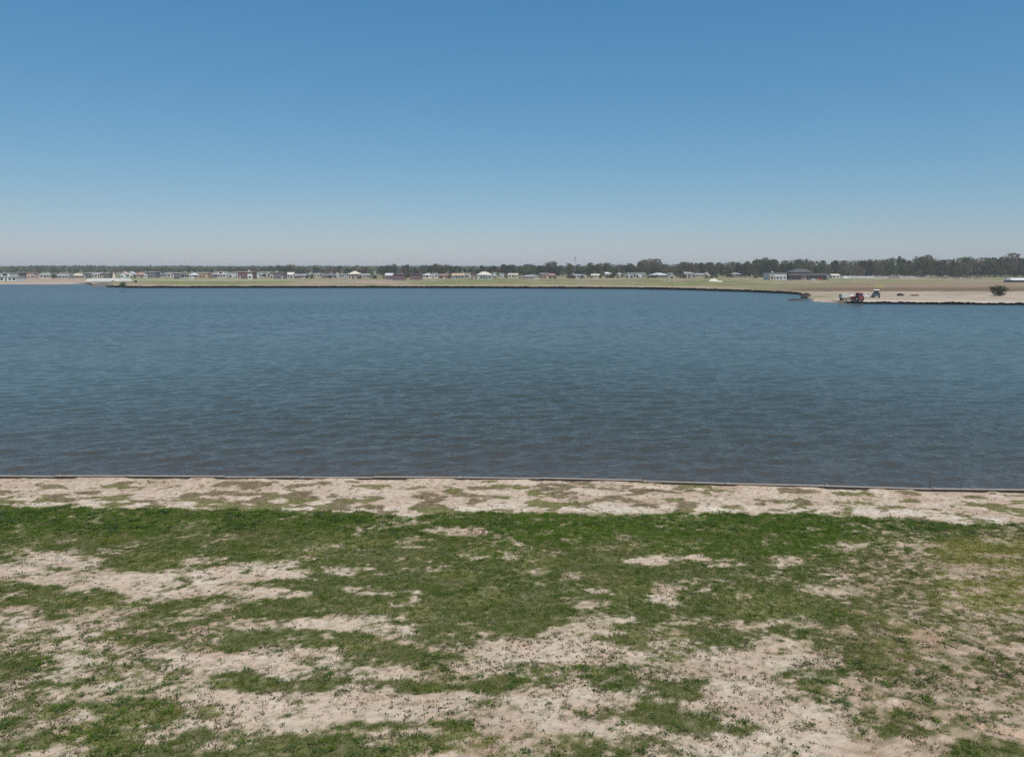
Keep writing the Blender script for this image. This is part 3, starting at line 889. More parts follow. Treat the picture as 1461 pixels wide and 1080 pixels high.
# ------------------------------------------------------------ houses
GLASS = paint((.035, .045, .055), .15, .2, 1.0)
FRAME = paint((.55, .55, .53), .5, .1)
DOORM = [paint((.16, .09, .06), .5), paint((.10, .10, .11), .5), paint((.45, .44, .42), .5)]
COL = dict(white=(.68, .67, .64), cream=(.62, .56, .46), beige=(.50, .42, .33), tan=(.46, .33, .23), grey=(.36, .36, .37), dgrey=(.14, .14, .15), maroon=(.17, .075, .085),
           brick=(.30, .17, .13), purple=(.17, .13, .16), lgrey=(.52, .52, .52), brown=(.20, .14, .11), orange=(.42, .26, .15), pink=(.55, .40, .36), black=(.05, .05, .055),
           greengrey=(.27, .30, .25), redtile=(.36, .20, .15), tileg=(.30, .28, .27), tin=(.55, .56, .57), cement=(.58, .56, .52))
def house(x0, x1, yt, yb, style, wall, roof, label, depth=9.0, rf=.36, nwin=3, yaw=0.0, wing=None, garage=False, cat="house", name="house", group="houses on the far shore"):
    xm = (x0 + x1) / 2
    X, Y, z = far_at(xm, yb)
    slant = Y * CP + (CAMZ - z) * SP
    w = (x1 - x0) / FPX * slant; h = (yb - yt) / FPX * slant
    t = thing(name, (X, Y, z - .08), yaw, label, cat, group)
    hw = w / 2
    wm = paint(COL[wall], .85, .10, .8); rm = paint(COL[roof], .7, .18, 1.2)
    depth = min(depth, max(5, w))
    if style == 'flat':
        wh = h - .35
        MB().box(-hw, hw, 0, depth, 0, wh).build("wall", wm, t)
        m = MB().box(-hw - .35, hw + .35, -.5, depth + .35, wh + .004, wh + .35)
        ro = m.build("roof", rm, t)
        # set-back tank room or parapet
        if w > 9:
            q = rnd.uniform(-hw * .5, hw * .4)
            MB().box(q, q + 1.3, depth * .5, depth * .5 + 1.3, wh + .354, wh + 1.2).build("water_tank", paint(COL['lgrey']), ro)
    elif style == 'hip':
        wh = h * (1 - rf); ov = .45
        MB().box(-hw, hw, 0, depth, 0, wh).build("wall", wm, t)
        ins = min(hw + ov - .4, depth / 2 + ov)
        ro = MB().box(-hw - ov, hw + ov, -ov, depth + ov, wh + .004, wh + .16).box(-hw - ov, hw + ov, -ov, depth + ov, wh + .163, h, (ins, ins, depth / 2 + ov - .05, depth / 2 + ov - .05)).build("roof", rm, t)
        if rnd.random() < .4: MB().box(hw * .3, hw * .3 + .5, depth * .4, depth * .4 + .5, h * .85, h + .35).build("chimney", wm, ro)
    elif style == 'gable':     # ridge runs along the front
        wh = h * (1 - rf); ov = .4
        m = MB().box(-hw, hw, 0, depth, 0, wh)
        m.build("wall", wm, t)
        m = MB()
        p = [(-ov, wh + .004), (depth / 2, h), (depth + ov, wh + .004)]
        m.add([(-hw - ov, y_, z_) for y_, z_ in p] + [(hw + ov, y_, z_) for y_, z_ in p] + [(-hw - ov, y_, z_ - .0) for y_, z_ in []],
              [(0, 2, 1), (3, 4, 5), (0, 1, 4, 3), (1, 2, 5, 4), (0, 3, 5, 2)])
        m.build("roof", rm, t)
    elif style == 'front':     # gable faces the lake
        wh = h * (1 - rf); ov = .4
        MB().prism([(-hw, 0), (hw, 0), (hw, wh), (0, h - .22), (-hw, wh)], 0, depth).build("wall", wm, t)
        k = (h - .2 - wh) / hw
        MB().prism([(-hw - ov, wh - ov * k + .02), (0, h - .2 + .02), (hw + ov, wh - ov * k + .02), (hw + ov, wh - ov * k + .2), (0, h), (-hw - ov, wh - ov * k + .2)], -ov, depth + ov).build("roof", rm, t)
    elif style == 'two':       # stacked modern boxes
        wh = h * .55
        MB().box(-hw, hw, 0, depth, 0, wh - .15).build("wall", wm, t)
        MB().box(-hw - .3, hw + .3, -.4, depth + .3, wh - .146, wh).build("canopy", rm, t)
        a = -hw * (.9 if rnd.random() < .5 else .2); 
        MB().box(a, a + w * .55, .6, depth, wh + .004, h - .25).build("upper_wall", wm, t)
        MB().box(a - .25, a + w * .55 + .25, .35, depth + .2, h - .246, h).build("roof", rm, t)
        mm = MB().box(a + w * .1, a + w * .4, .53, .59, wh + .5, h - .6); f_ = MB().box(a + w * .1 - .08, a + w * .4 + .08, .55, .597, wh + .42, h - .52).build("window_frame", FRAME, t)
        mm.build("window", GLASS, t)
    if w > 8 and style in ('flat', 'gable', 'hip'):
        sd_ = rnd.choice((-1, 1)); bw = w * rnd.uniform(.22, .36); bh = wh * rnd.uniform(.62, .86)
        bx0 = -hw + .03 if sd_ < 0 else hw - .03 - bw
        gb = MB().box(bx0, bx0 + bw, -1.7, -.006, 0, bh).build("front_room", paint(COL[rnd.choice(['white', 'lgrey', 'cream', 'beige', 'grey', wall])], .85, .1, .8), t)
        MB().box(bx0 - .15, bx0 + bw + .15, -1.9, -.006, bh + .003, bh + .18).build("flat_roof", rm, gb)
        MB().box(bx0 + bw * .2, bx0 + bw * .8, -1.75, -1.704, .7, min(2.1, bh * .8)).build("pane", GLASS, gb)
    wz = min(wh, 3.1)
    n = max(1, min(nwin, int(w / 2.6)))
    slots = [(-hw + w * (i + .5) / (n + 1)) for i in range(n + 1)]
    di = rnd.randrange(n + 1)
    for i, sx_ in enumerate(slots):
        if i == di:
            dw = 2.6 if garage and w > 8 else 1.0
            dw = min(dw, w / (n + 1) * .8)
            dr = MB().box(sx_ - dw / 2, sx_ + dw / 2, -.05, -.004, 0.08, min(2.15, wz * .8)).build("garage_door" if dw > 2 else "door", DOORM[rnd.randrange(3)], t)
        else:
            ww = min(rnd.uniform(1.3, 2.6), w / (n + 1) * .75)
            b0, b1 = min(.75, wz * .3), min(2.2, wz * .82)
            fr = MB().box(sx_ - ww / 2 - .08, sx_ + ww / 2 + .08, -.05, -.004, b0 - .08, b1 + .08).build("window", FRAME, t)
            MB().box(sx_ - ww / 2, sx_ - .03, -.07, -.053, b0, b1).box(sx_ + .03, sx_ + ww / 2, -.07, -.053, b0, b1).build("pane", GLASS, fr)
    if wing:
        side, ww, wcol = wing
        a = hw + .02 if side > 0 else -hw - .02 - ww
        hh = wh * .72
        pr = MB().box(a, a + ww, -1.2, depth * .6, hh, hh + .2)
        for q in (a + .1, a + ww - .3): pr.box(q, q + .2, -1.1, -.9, 0, hh - .004)
        pr.build("porch", paint(COL[wcol], .7), t)
    return t

HOUSES = [
 (0, 23, 389.5, 401.5, 'two', 'white', 'greengrey', "white two-level modern house with dark windows at the far left end", dict(nwin=4)),
 (23.5, 38, 389, 397.5, 'flat', 'black', 'brown', "dark open-fronted house right beside the white modern house at far left", dict(nwin=3)),
 (38.5, 49, 389, 397.5, 'flat', 'pink', 'redtile', "pinkish brick house above the bare earth bank", dict(nwin=1)),
 (51, 73, 389.8, 397, 'hip', 'cream', 'greengrey', "low cream house with grey-green roof above the bare earth bank", dict(rf=.45, nwin=3)),
 (80, 97, 391, 397.5, 'gable', 'lgrey', 'tileg', "pale grey house just left of the tan pyramid roof", dict(rf=.45)),
 (98, 118, 389.8, 396.5, 'hip', 'brown', 'beige', "house with large tan pyramid roof over dark walls", dict(rf=.62, nwin=3)),
 (119, 130, 389.5, 397, 'flat', 'dgrey', 'lgrey', "dark narrow house left behind the pale concrete ramp", dict(nwin=2)),
 (131, 143, 389, 397, 'gable', 'cream', 'tileg', "cream house with grey roof behind the middle of the concrete ramp", dict(nwin=2)),
 (144, 156, 390, 397, 'flat', 'brown', 'tileg', "brown flat house just left of the pale pink spire", dict(nwin=2)),
 (172, 180, 388, 397, 'front', 'white', 'pink', "small white gabled house just right of the pale pink spire", dict(nwin=1)),
 (181, 190, 387.6, 396.5, 'front', 'white', 'lgrey', "white gabled house with grey roof beside the red-roofed house", dict(nwin=1)),
 (191, 206, 388, 396, 'hip', 'cream', 'redtile', "cream house with faded red tile roof", dict(rf=.55)),
 (207, 222, 388, 396.7, 'flat', 'dgrey', 'lgrey', "charcoal boxy house with thin light grey roof", dict(nwin=3)),
 (223.5, 234, 388.3, 396, 'two', 'lgrey', 'dgrey', "grey and white two-level house between the charcoal house and the white cube house", dict(nwin=2)),
 (236, 244, 389, 395, 'flat', 'white', 'white', "small bright white cube house on the left shore", dict(nwin=1)),
 (245, 259, 389, 396.5, 'flat', 'dgrey', 'cement', "dark house under a long pale roof slab", dict(nwin=3, wing=(1, 3, 'lgrey'))),
 (270, 281, 389.3, 396, 'hip', 'white', 'lgrey', "white house with pale pyramid roof left of the orange house", dict(rf=.5, nwin=2)),
 (284, 297, 389, 397, 'flat', 'orange', 'cream', "orange-tan boxy house on the left shore", dict(nwin=2)),
 (299, 309, 389.5, 396.5, 'gable', 'purple', 'tileg', "dark violet-grey house between the orange house and the bright white house", dict(nwin=2)),
 (310, 326, 387.5, 396.5, 'two', 'white', 'cream', "bright white two-level house left of the maroon house", dict(nwin=3)),
 (327, 336, 388.5, 396.5, 'flat', 'lgrey', 'lgrey', "light grey annex-sized house right of the bright white two-level house", dict(nwin=1)),
 (340, 361, 387.5, 398, 'flat', 'maroon', 'pink', "maroon boxy house with pale roof and white end", dict(nwin=3, wing=(-1, 1.8, 'white'))),
 (362.5, 370, 388.5, 397, 'front', 'white', 'tileg', "narrow white gabled house right of the maroon boxy house", dict(nwin=1)),
 (372, 385, 388, 395.5, 'flat', 'white', 'cream', "plain white house left of the long violet-grey house", dict(nwin=2)),
 (386, 405, 388.5, 398, 'flat', 'purple', 'greengrey', "long violet-grey house with flat green-grey roof", dict(nwin=4)),
 (406, 418, 388.5, 397, 'gable', 'white', 'cream', "white house with cream gabled roof right of the long violet-grey house", dict(rf=.4, nwin=2)),
 (420, 436, 391, 397.5, 'gable', 'purple', 'tileg', "low dusky house behind dark shrubs at the left centre", dict(nwin=3)),
 (440, 446, 389.8, 396.5, 'flat', 'white', 'white', "narrow bright white tower-like house at the left centre", dict(nwin=1)),
 (447, 456, 390, 396, 'gable', 'cream', 'tileg', "small cream house between the two bright white narrow houses", dict(nwin=1)),
 (457.5, 462, 390, 395.5, 'flat', 'white', 'lgrey', "second narrow bright white house, left of the dark grey roof", dict(nwin=1)),
 (463, 477, 389.5, 396.5, 'hip', 'purple', 'dgrey', "house with wide dark grey hipped roof at the left centre", dict(rf=.6)),
 (478, 483, 389, 396, 'front', 'white', 'pink', "tiny white gabled house right of the dark grey hipped roof", dict(nwin=1)),
 (487, 495, 390.5, 397, 'flat', 'lgrey', 'lgrey', "pale grey boxy house left of the brown two-tier house", dict(nwin=1)),
 (497, 513, 386.8, 398, 'hip', 'brown', 'cream', "tall brown house with cream pyramid roof and pale columns", dict(rf=.4, nwin=3, wing=(1, 2.2, 'white'))),
 (514, 527, 390.5, 397, 'gable', 'beige', 'tileg', "low beige house right of the tall house with pyramid roof", dict(nwin=2)),
 (550, 560, 389.8, 399, 'gable', 'purple', 'lgrey', "dusky violet house with pale roof, leftmost of the maroon row", dict(nwin=2)),
 (561, 577, 391, 400, 'flat', 'maroon', 'purple', "low wide maroon house in the middle of the maroon row", dict(nwin=3)),
 (585, 601, 391, 399.5, 'flat', 'maroon', 'purple', "maroon boxy house at the right end of the maroon row", dict(nwin=3)),
 (603, 616, 390, 397.5, 'hip', 'cream', 'lgrey', "cream house with light roof right of the maroon row", dict(nwin=2)),
 (617, 624, 390, 396.5, 'flat', 'white', 'white', "small bright white house before the dark trees at the centre left", dict(nwin=1)),
 (626, 636, 391, 397.5, 'gable', 'brown', 'brick', "little brown house with brick-red roof at the centre left", dict(nwin=1)),
 (645, 662, 390, 398.5, 'gable', 'beige', 'tan', "long beige house with tan roof at the centre", dict(nwin=3)),
 (663, 671, 389.8, 397, 'flat', 'white', 'cream', "white end block attached right of the long beige house", dict(nwin=1)),
 (672, 678, 390, 399.5, 'flat', 'brick', 'brick', "narrow red-brown house at the centre", dict(nwin=1)),
 (680, 702, 387.8, 398.5, 'hip', 'grey', 'cream', "grey house with broad cream hipped roof at the centre", dict(rf=.42, nwin=4)),
 (703.5, 707.5, 389, 397, 'flat', 'white', 'white', "very narrow white block right of the broad cream roof", dict(nwin=1)),
 (712, 719, 390, 397, 'flat', 'white', 'lgrey', "white cube house just right of the photo's middle gap between dark shrubs", dict(nwin=1)),
 (725, 739, 390, 396.5, 'gable', 'cream', 'beige', "cream house with beige roof right of the middle", dict(nwin=2)),
 (745, 768, 392, 398, 'hip', 'grey', 'tileg', "long low grey house with grey roof right of the middle", dict(rf=.5, nwin=4)),
 (771, 783, 390, 397.5, 'flat', 'brick', 'white', "brick house with bright white flat roof edge", dict(nwin=2)),
 (784, 791, 390.5, 397, 'gable', 'brick', 'redtile', "small reddish house beside the white flat roof edge", dict(nwin=1)),
 (818, 828, 391.2, 397.3, 'gable', 'lgrey', 'tileg', "small pale grey house below the antenna mast", dict(nwin=1)),
 (829, 836, 391, 396.5, 'front', 'white', 'lgrey', "small white gabled house right of the antenna mast", dict(nwin=1)),
 (844, 856, 391, 396.5, 'gable', 'cream', 'cream', "cream house with cream roof right of the antenna mast", dict(nwin=2)),
 (864, 880, 388.5, 394.5, 'gable', 'white', 'white', "white house with long bright roof right of centre", dict(nwin=3)),
 (881, 888, 388.5, 395, 'front', 'white', 'lgrey', "white gabled house at the right end of the long bright roof", dict(nwin=1)),
 (895, 904, 389.5, 396.5, 'flat', 'lgrey', 'lgrey', "pale grey block house left of the white house under the tall reddish tree", dict(nwin=1)),
 (906, 920, 389.5, 396, 'flat', 'white', 'lgrey', "white house in front of the tall reddish trees", dict(nwin=2)),
 (930, 952, 389.5, 396, 'hip', 'purple', 'lgrey', "wide house with pale hipped roof right of the tall reddish trees", dict(rf=.5, nwin=4)),
 (954, 964, 389.5, 395, 'flat', 'white', 'tin', "low white house left of the two-storey white house", dict(nwin=2)),
 (966, 975, 384, 395, 'two', 'white', 'dgrey', "two-storey white house with dark glazing standing above its neighbours", dict(nwin=2)),
 (977, 990, 388, 395.5, 'gable', 'grey', 'tileg', "grey house with grey roof right of the two-storey white house", dict(nwin=2)),
 (992, 1004, 390, 396, 'gable', 'beige', 'tileg', "beige cottage with grey roof at the right centre", dict(nwin=2)),
 (1006, 1013, 388.5, 395, 'front', 'cream', 'pink', "small cream gabled house at the right centre", dict(nwin=1)),
 (1034, 1046, 383.5, 390, 'gable', 'lgrey', 'lgrey', "pale roofed house half hidden high among the right-hand trees", dict(nwin=1)),
 (1044, 1058, 389, 395.5, 'hip', 'brown', 'tileg', "brown house left of the white house at the wood's foot", dict(nwin=2)),
 (1060, 1076, 388.5, 394.5, 'flat', 'white', 'lgrey', "white flat house at the foot of the right-hand wood", dict(nwin=2)),
 (1097, 1122, 389, 399.3, 'flat', 'lgrey', 'dgrey', "long building with white walls under a dark flat roof, left of the pavilion", dict(nwin=5, depth=12)),
 (1187, 1198, 391, 397, 'gable', 'lgrey', 'cream', "small pale roofed hut right of the dark pavilion", dict(nwin=1)),
]
for (x0, x1, yt, yb, stl, wl, rf_, lab, kw) in HOUSES:
    house(x0, x1, yt, yb, stl, wl, rf_, lab, **kw)

# dark tiered pavilion (club house)
X, Y, z = far_at(1152, 399.5)
k = (Y * CP + (CAMZ - z) * SP) / FPX
pv = thing("pavilion", (X, Y, z - .05), 0, "dark tiered pavilion with long maroon walls and stepped roofs", "pavilion")
MB().box(-26 * k, 27 * k, 0, 14, 0, 6.5 * k).build("wall", paint(COL['maroon'], .8), pv)
MB().box(-29 * k, 29 * k, -2.2, 16, 6.5 * k + .004, 9 * k, (1 * k, 1 * k, .6, 1)).build("lower_roof", paint((.07, .065, .07), .8), pv)
MB().box(-20 * k, 5 * k, 2, 12, 9 * k + .004, 11 * k).build("upper_wall", paint((.20, .18, .18), .7), pv)
MB().box(-22 * k, 9 * k, 1, 13, 11 * k + .004, 15.5 * k, (9 * k, 9 * k, 5, 5)).build("upper_roof", paint((.085, .08, .08), .8), pv)
MB().box(-9 * k, -2 * k, -.8, -.01, 0, 6.4 * k).build("entrance_panel", paint(COL['pink'], .8), pv)
for i in range(9):
    xx = (-25 + i * 6.3) * k
    MB().box(xx - .15, xx + .15, -2.0, -1.7, 0, 6.5 * k).build("post", paint((.1, .09, .09), .7), pv)
for i in range(6):
    xx = (-23 + i * 8.2) * k
    if -11 * k < xx < 0: continue
    w_ = MB().box(xx, xx + 2.4, -.05, -.003, .7, 2.4).build("window", FRAME, pv)
    MB().box(xx + .1, xx + 2.3, -.07, -.053, .8, 2.3).build("pane", GLASS, w_)

# pale pink spire on the ramp, concrete ramp and jetty
X, Y, z = far_at(147, 401.5)
k = (Y * CP + (CAMZ - z) * SP) / FPX
rp = thing("boat_ramp", (X, Y, z - .15), 0, "pale concrete boat ramp platform on the left shore", "boat ramp")
MB().box(-26 * k, 24 * k, 0, 16, 0, 3.8 * k, (1.5, 1.5, .6, 0)).build("platform", paint(COL['cement'], .9, .2, .4), rp)
MB().add([(-10 * k, -7, -.3), (16 * k, -7, -.3), (16 * k, .3, 1.2), (-10 * k, .3, 1.2), (-10 * k, -7, -.6), (16 * k, -7, -.6), (16 * k, .3, -.6), (-10 * k, .3, -.6)],
         [(0, 1, 2, 3), (7, 6, 5, 4), (0, 4, 5, 1), (1, 5, 6, 2), (3, 2, 6, 7), (0, 3, 7, 4)]).build("slope", paint((.46, .45, .43), .9, .2, .4), rp)
X, Y, z = far_at(163, 399.5)
sp_ = thing("spire", (X, Y, z), 0, "pale pink tapered spire standing on the concrete ramp", "monument")
MB().cyl((0, 0, 0), (0, 0, 3.9 * k), 3.4 * k, 2.6 * k, 8).build("base", paint((.60, .47, .42), .9), sp_)
MB().cyl((0, 0, 3.9 * k), (0, 0, 12.3 * k), 2.4 * k, .45 * k, 8).build("shaft", paint((.66, .50, .45), .9), sp_)

def mound(name, px, py, w, dpt, h, col, label, cat, seed):
    X, Y = at(px, py, 0.0); X = float(X); Y = float(Y)
    n, m_ = 34, 12
    r = np.random.default_rng(seed)
    th = np.linspace(0, 2 * math.pi, n, endpoint=False)
    V = [(0, 0, h)]
    for j in range(1, m_ + 1):
        q = j / m_
        rad = q
        for i in range(n):
            nn = .8 + .4 * float(fbm(np.array(math.cos(th[i]) * 2 + seed), np.array(math.sin(th[i]) * 2), 3, seed))
            zz = h * (1 - q ** 3) * (.8 + .4 * r.uniform()) - (.35 if j == m_ else 0)
            V.append((w / 2 * rad * nn * math.cos(th[i]), dpt / 2 * rad * nn * math.sin(th[i]), zz))
    F = [(0, 1 + i, 1 + (i + 1) % n) for i in range(n)]
    for j in range(m_ - 1):
        for i in range(n):
            a = 1 + j * n
            F.append((a + i, a + n + i, a + n + (i + 1) % n, a + (i + 1) % n))
    me = bpy.data.meshes.new(name); me.from_pydata(V, [], F); me.update()
    o = link(name, me, paint(col, .95, .35, .8, bump=.5)); o.location = (X, Y, 0)
    return o
tag(mound("mud_islet", 1135, 428.6, 4.6, 3.0, .5, (.055, .048, .04), "", "", 3), kind='structure')
tag(mound("earth_mound", 1150, 425.6, 3.4, 7, 1.5, (.06, .05, .035), "", "", 4), kind='structure')
tag(mound("rock_bank", 148, 409.5, 13, 12, 1.7, (.12, .115, .115), "", "", 5), kind='structure')

# shrubs on the bank and single bush
tree(176, 401.5, 410.6, 6, 4, "round green bush growing on the left shore beside the rock bank", "bushes on the far shore", "bush", "bush")
tree(194, 399.5, 403.5, 6, 0, "small dark bush in the pale field on the left shore", "bushes on the far shore", "bush", "bush")
tree(70 + 7, 389.5, 397.8, 6, 1, "green bush between the cream house and the pale grey house", "bushes on the far shore", "bush", "bush")
bu = tree(1424, 407, 422.3, 7, 2, "wide dark olive bush standing alone on the sandy right shore", "bushes on the far shore", "bush", "bush")
bu.scale[0] = bu.scale[1] = bu.scale[2] * 1.25

# ------------------------------------------------------------ treeline
PROFILE = [(0, 384), (22, 381.5), (45, 383), (55, 380.5), (75, 381.5), (90, 382), (108, 383.5), (127, 380.5), (150, 383), (170, 383), (185, 382), (208, 381), (232, 380.8), (250, 382), (271, 380.5), (300, 383), (328, 381), (345, 382), (362, 382),
 (385, 379), (398, 378.5), (415, 377.3), (430, 381), (450, 381), (470, 381), (483, 379.5), (505, 381), (520, 380.5), (545, 380), (555, 378), (563, 377), (580, 377.5), (592, 382), (606, 378.5), (623, 376.5), (636, 377.5), (652, 379.5), (672, 381), (688, 378.5), (705, 379.5), (718, 377), (729, 378),
 (742, 379.5), (756, 377), (770, 379), (787, 373), (798, 379), (812, 376), (824, 377.5), (842, 375), (856, 376), (868, 375.5), (885, 377), (900, 376), (913, 373), (924, 369.5), (935, 369.5), (947, 376.5), (963, 377), (974, 373.5), (986, 374.5), (1001, 374.5), (1013, 374), (1025, 374.5), (1041, 374), (1055, 374.5), (1065, 373.5),
 (1077, 372.5), (1088, 368), (1103, 370), (1120, 372), (1133, 371), (1146, 370.5), (1160, 373), (1173, 372), (1190, 371.5), (1205, 372), (1222, 371.5), (1236, 370.5), (1252, 371), (1264, 370), (1283, 365.5), (1296, 371.5), (1306, 371), (1318, 364.5), (1330, 370), (1345, 371), (1358, 371.5), (1370, 368), (1380, 367), (1392, 369.5), (1405, 368), (1414, 367.5),
 (1428, 367), (1441, 361.5), (1450, 369), (1461, 369)]
PX_ = [p[0] for p in PROFILE]; PY_ = [p[1] for p in PROFILE]
LM = [(11, "the white two-level modern house at far left"), (45, "the pinkish brick house at far left"), (62, "the low cream house at left"), (90, "the pale grey house at left"), (108, "the tan pyramid roof"), (137, "the concrete ramp"), (163, "the pale pink spire"),
      (198, "the faded red tile roof"), (214, "the charcoal boxy house"), (240, "the small white cube house"), (252, "the long pale roof slab"), (290, "the orange-tan house"), (318, "the bright white two-level house"), (350, "the maroon house with pale roof"), (378, "the plain white house"), (395, "the long violet-grey house"),
      (412, "the cream gabled roof"), (443, "the narrow bright white house"), (470, "the dark grey hipped roof"), (505, "the tall brown house with pyramid roof"), (568, "the low wide maroon house"), (593, "the last maroon house"), (620, "the small bright white house at centre left"), (653, "the long beige house"), (675, "the narrow red-brown house"), (691, "the broad cream hipped roof"),
      (715, "the white cube house near the middle"), (756, "the long low grey house"), (777, "the bright white flat roof edge"), (820, "the antenna mast"), (850, "the cream house right of the mast"), (872, "the long bright white roof"), (912, "the white house under reddish trees"), (941, "the wide pale hipped roof"), (970, "the two-storey white house"), (1009, "the small cream gabled house"),
      (1040, "the pale roof high among trees"), (1068, "the white flat house by the wood"), (1108, "the long building with dark flat roof"), (1150, "the dark pavilion"), (1192, "the small hut right of the pavilion"), (1236, "the two parked tractors"), (1284, "the black farm roller"), (1340, "the brown fence"), (1424, "the lone olive bush"), (1450, "the white shed at far right")]
def lm(px): return min(LM, key=lambda q: abs(q[0] - px))[1]
def dbase(px): return float(np.interp(px, [0, 350, 420, 700, 1000, 1080, 1461], [390.0, 390.5, 392.5, 394, 394.2, 394.5, 395.5]))
SPECIAL = {415: "tallest dark tree above the cream gabled roof at left centre", 563: "peaked dark tree above the low wide maroon house", 623: "tall dark tree above the small bright white house at centre left", 787: "tall round dark tree standing left of the antenna mast",
           924: "tall reddish-brown tree, left of the tall pair right of centre", 935: "tall reddish-brown tree, right of the tall pair right of centre", 1088: "tall dusky tree above the long building with dark flat roof", 1283: "tall slender tree rising above the treeline left of the tallest dark tree at right",
           1318: "tall dark leaning tree rising above the right-hand treeline", 1441: "tallest tree, dusky and rounded, near the right end of the treeline", 1380: "dark domed tree between the tall ones on the right"}
FNAME = ["dark green", "grey-green", "olive", "brownish", "fresh green"]
for (x_, y_) in PROFILE:
    fol = 3 if x_ in (924, 935, 1441, 1088) else rnd.choices([0, 1, 2, 3, 4], [5, 4, 2, 1.2, .8])[0]
    kind = 5 if x_ == 1283 else (rnd.choice([0, 1, 3]) if x_ in SPECIAL else rnd.choice([0, 1, 2, 3, 4]))
    lab = SPECIAL.get(x_, f"tall {FNAME[fol]} tree behind {lm(x_)}")
    tree(x_, y_, dbase(x_) + rnd.uniform(-1.2, .6), kind, fol, lab)
# lower trees filling the belt, and shrubs between the houses
for i in range(215):
    px0 = -6 + i * 6.9 + rnd.uniform(-3, 3)
    if px0 > 1470: break
    top = float(np.interp(px0, PX_, PY_))
    b_ = dbase(px0) + rnd.uniform(-1.0, 1.2)
    hh = (b_ - top) * rnd.uniform(.66, .97)
    fol = rnd.choices([0, 1, 2, 3, 4], [3, 4, 3, 2, 1])[0]
    tree(px0, b_ - hh, b_, rnd.choice([0, 1, 6, 4, 6]), fol, f"lower {FNAME[fol]} tree behind {lm(px0)}", "lower trees of the far treeline")
occupied = [(h_[0], h_[1]) for h_ in HOUSES]
for i in range(190):
    px0 = rnd.uniform(20, 1090)
    b_ = rnd.uniform(396, 398.2) if px0 > 400 else rnd.uniform(395.2, 397)
    if rnd.random() < .25 and any(a - 1 < px0 < b2 + 1 for a, b2 in occupied): continue
    fol = rnd.choices([0, 1, 2, 3, 4], [4, 3, 2, 3, 1])[0]
    tree(px0, b_ - rnd.uniform(2.4, 7.0) , b_, rnd.choice([1, 6, 6, 4]), fol, f"small {FNAME[fol]} shrub beside {lm(px0)}", "garden shrubs between the houses", "shrub", "shrub")
for i in range(44):     # front row of the right-hand wood
    px0 = 1082 + i * 8.9 + rnd.uniform(-3, 3)
    if 1092 < px0 < 1196: b_ = 393.5
    else: b_ = rnd.uniform(394, 396)
    fol = rnd.choices([0, 1, 2, 3, 4], [1, 3, 4, 3, 1])[0]
    tree(px0, b_ - rnd.uniform(7, 15), b_, rnd.choice([6, 1, 6, 4]), fol, f"front-row {FNAME[fol]} tree behind {lm(px0)}", "front trees of the right-hand wood")

# look-alikes beside one landmark are told apart by their order from the left
from collections import defaultdict
byl = defaultdict(list)
for px0, t in TREES: byl[t['label']].append((px0, t))
NUMS = {2: "two", 3: "three", 4: "four", 5: "five", 6: "six", 7: "seven", 8: "eight", 9: "nine", 10: "ten"}
ORD = ["leftmost", "second", "third", "fourth", "fifth", "sixth", "seventh", "eighth", "ninth"]
for lab, ts in byl.items():
    if len(ts) < 2: continue
    ts.sort(key=lambda q: q[0])
    for i, (_, t) in enumerate(ts):
        t['label'] = lab + (f", {'left' if i == 0 else 'right'} one" if len(ts) == 2 else f", {'rightmost' if i == len(ts) - 1 else ORD[i]} of {NUMS[len(ts)]}")

# far-off wood closing the horizon, one mass
n = 60000
a = rng.uniform(-1.15, 1.15, n); rr = 1500 + 900 * rng.uniform(0, 1, n) ** 1.2
hmax = 9.5 + 3.5 * fbm(a * 60, rr * .004, 3, 901) * 1.2 - 2
hz = rng.uniform(0, 1, n) ** .7 * hmax
p = np.stack([rr * np.sin(a), rr * np.cos(a), hz + .9], -1)
aa = rng.normal(0, 1, (n, 3)); aa /= np.linalg.norm(aa, axis=1)[:, None]
bb = np.cross(aa, rng.normal(0, 1, (n, 3))); bb /= np.linalg.norm(bb, axis=1)[:, None]
s = rng.uniform(1.6, 4.2, n)[:, None]
V = np.stack([p - aa * s, p - bb * s * .6, p + aa * s, p + bb * s * .6], 1).reshape(-1, 3)
V[:, 2] = np.maximum(V[:, 2], .7)
me = mesh_np("distant_wood", V, np.arange(4 * n).reshape(n, 4))
vcol(me, np.repeat(rng.uniform(.7, 1.3, (n, 1)) * np.array([[1, 1, 1]]), 4, 0))
tag(link("distant_wood", me, FOL[1]), kind='stuff', label="far-off hazy wood closing the horizon", cat="wood")

# ------------------------------------------------------------ mast, poles, posts, fence, shed
X, Y, z = far_at(820.5, 392.5)
k = (Y * CP + (CAMZ - z) * SP) / FPX
mast = thing("antenna_mast", (X, Y, z), 0, "tall thin antenna mast rising above the trees right of the middle", "mast")
hm = 27 * k
m = MB(); steel = paint((.30, .30, .31), .6)
for q in range(3):
    t0 = q * 2.094
    m.cyl((.75 * math.cos(t0), .75 * math.sin(t0), 0), (.3 * math.cos(t0), .3 * math.sin(t0), hm), .09, .06, 6)
for j in range(16):
    z0, z1 = hm * j / 16, hm * (j + 1) / 16
    for q in range(3):
        t0, t1 = q * 2.094, (q + 1) * 2.094
        r0 = .75 - .45 * j / 16; r1 = .75 - .45 * (j + 1) / 16
        m.cyl((r0 * math.cos(t0), r0 * math.sin(t0), z0), (r1 * math.cos(t1), r1 * math.sin(t1), z1), .035, .035, 4)
m.build("lattice", steel, mast)
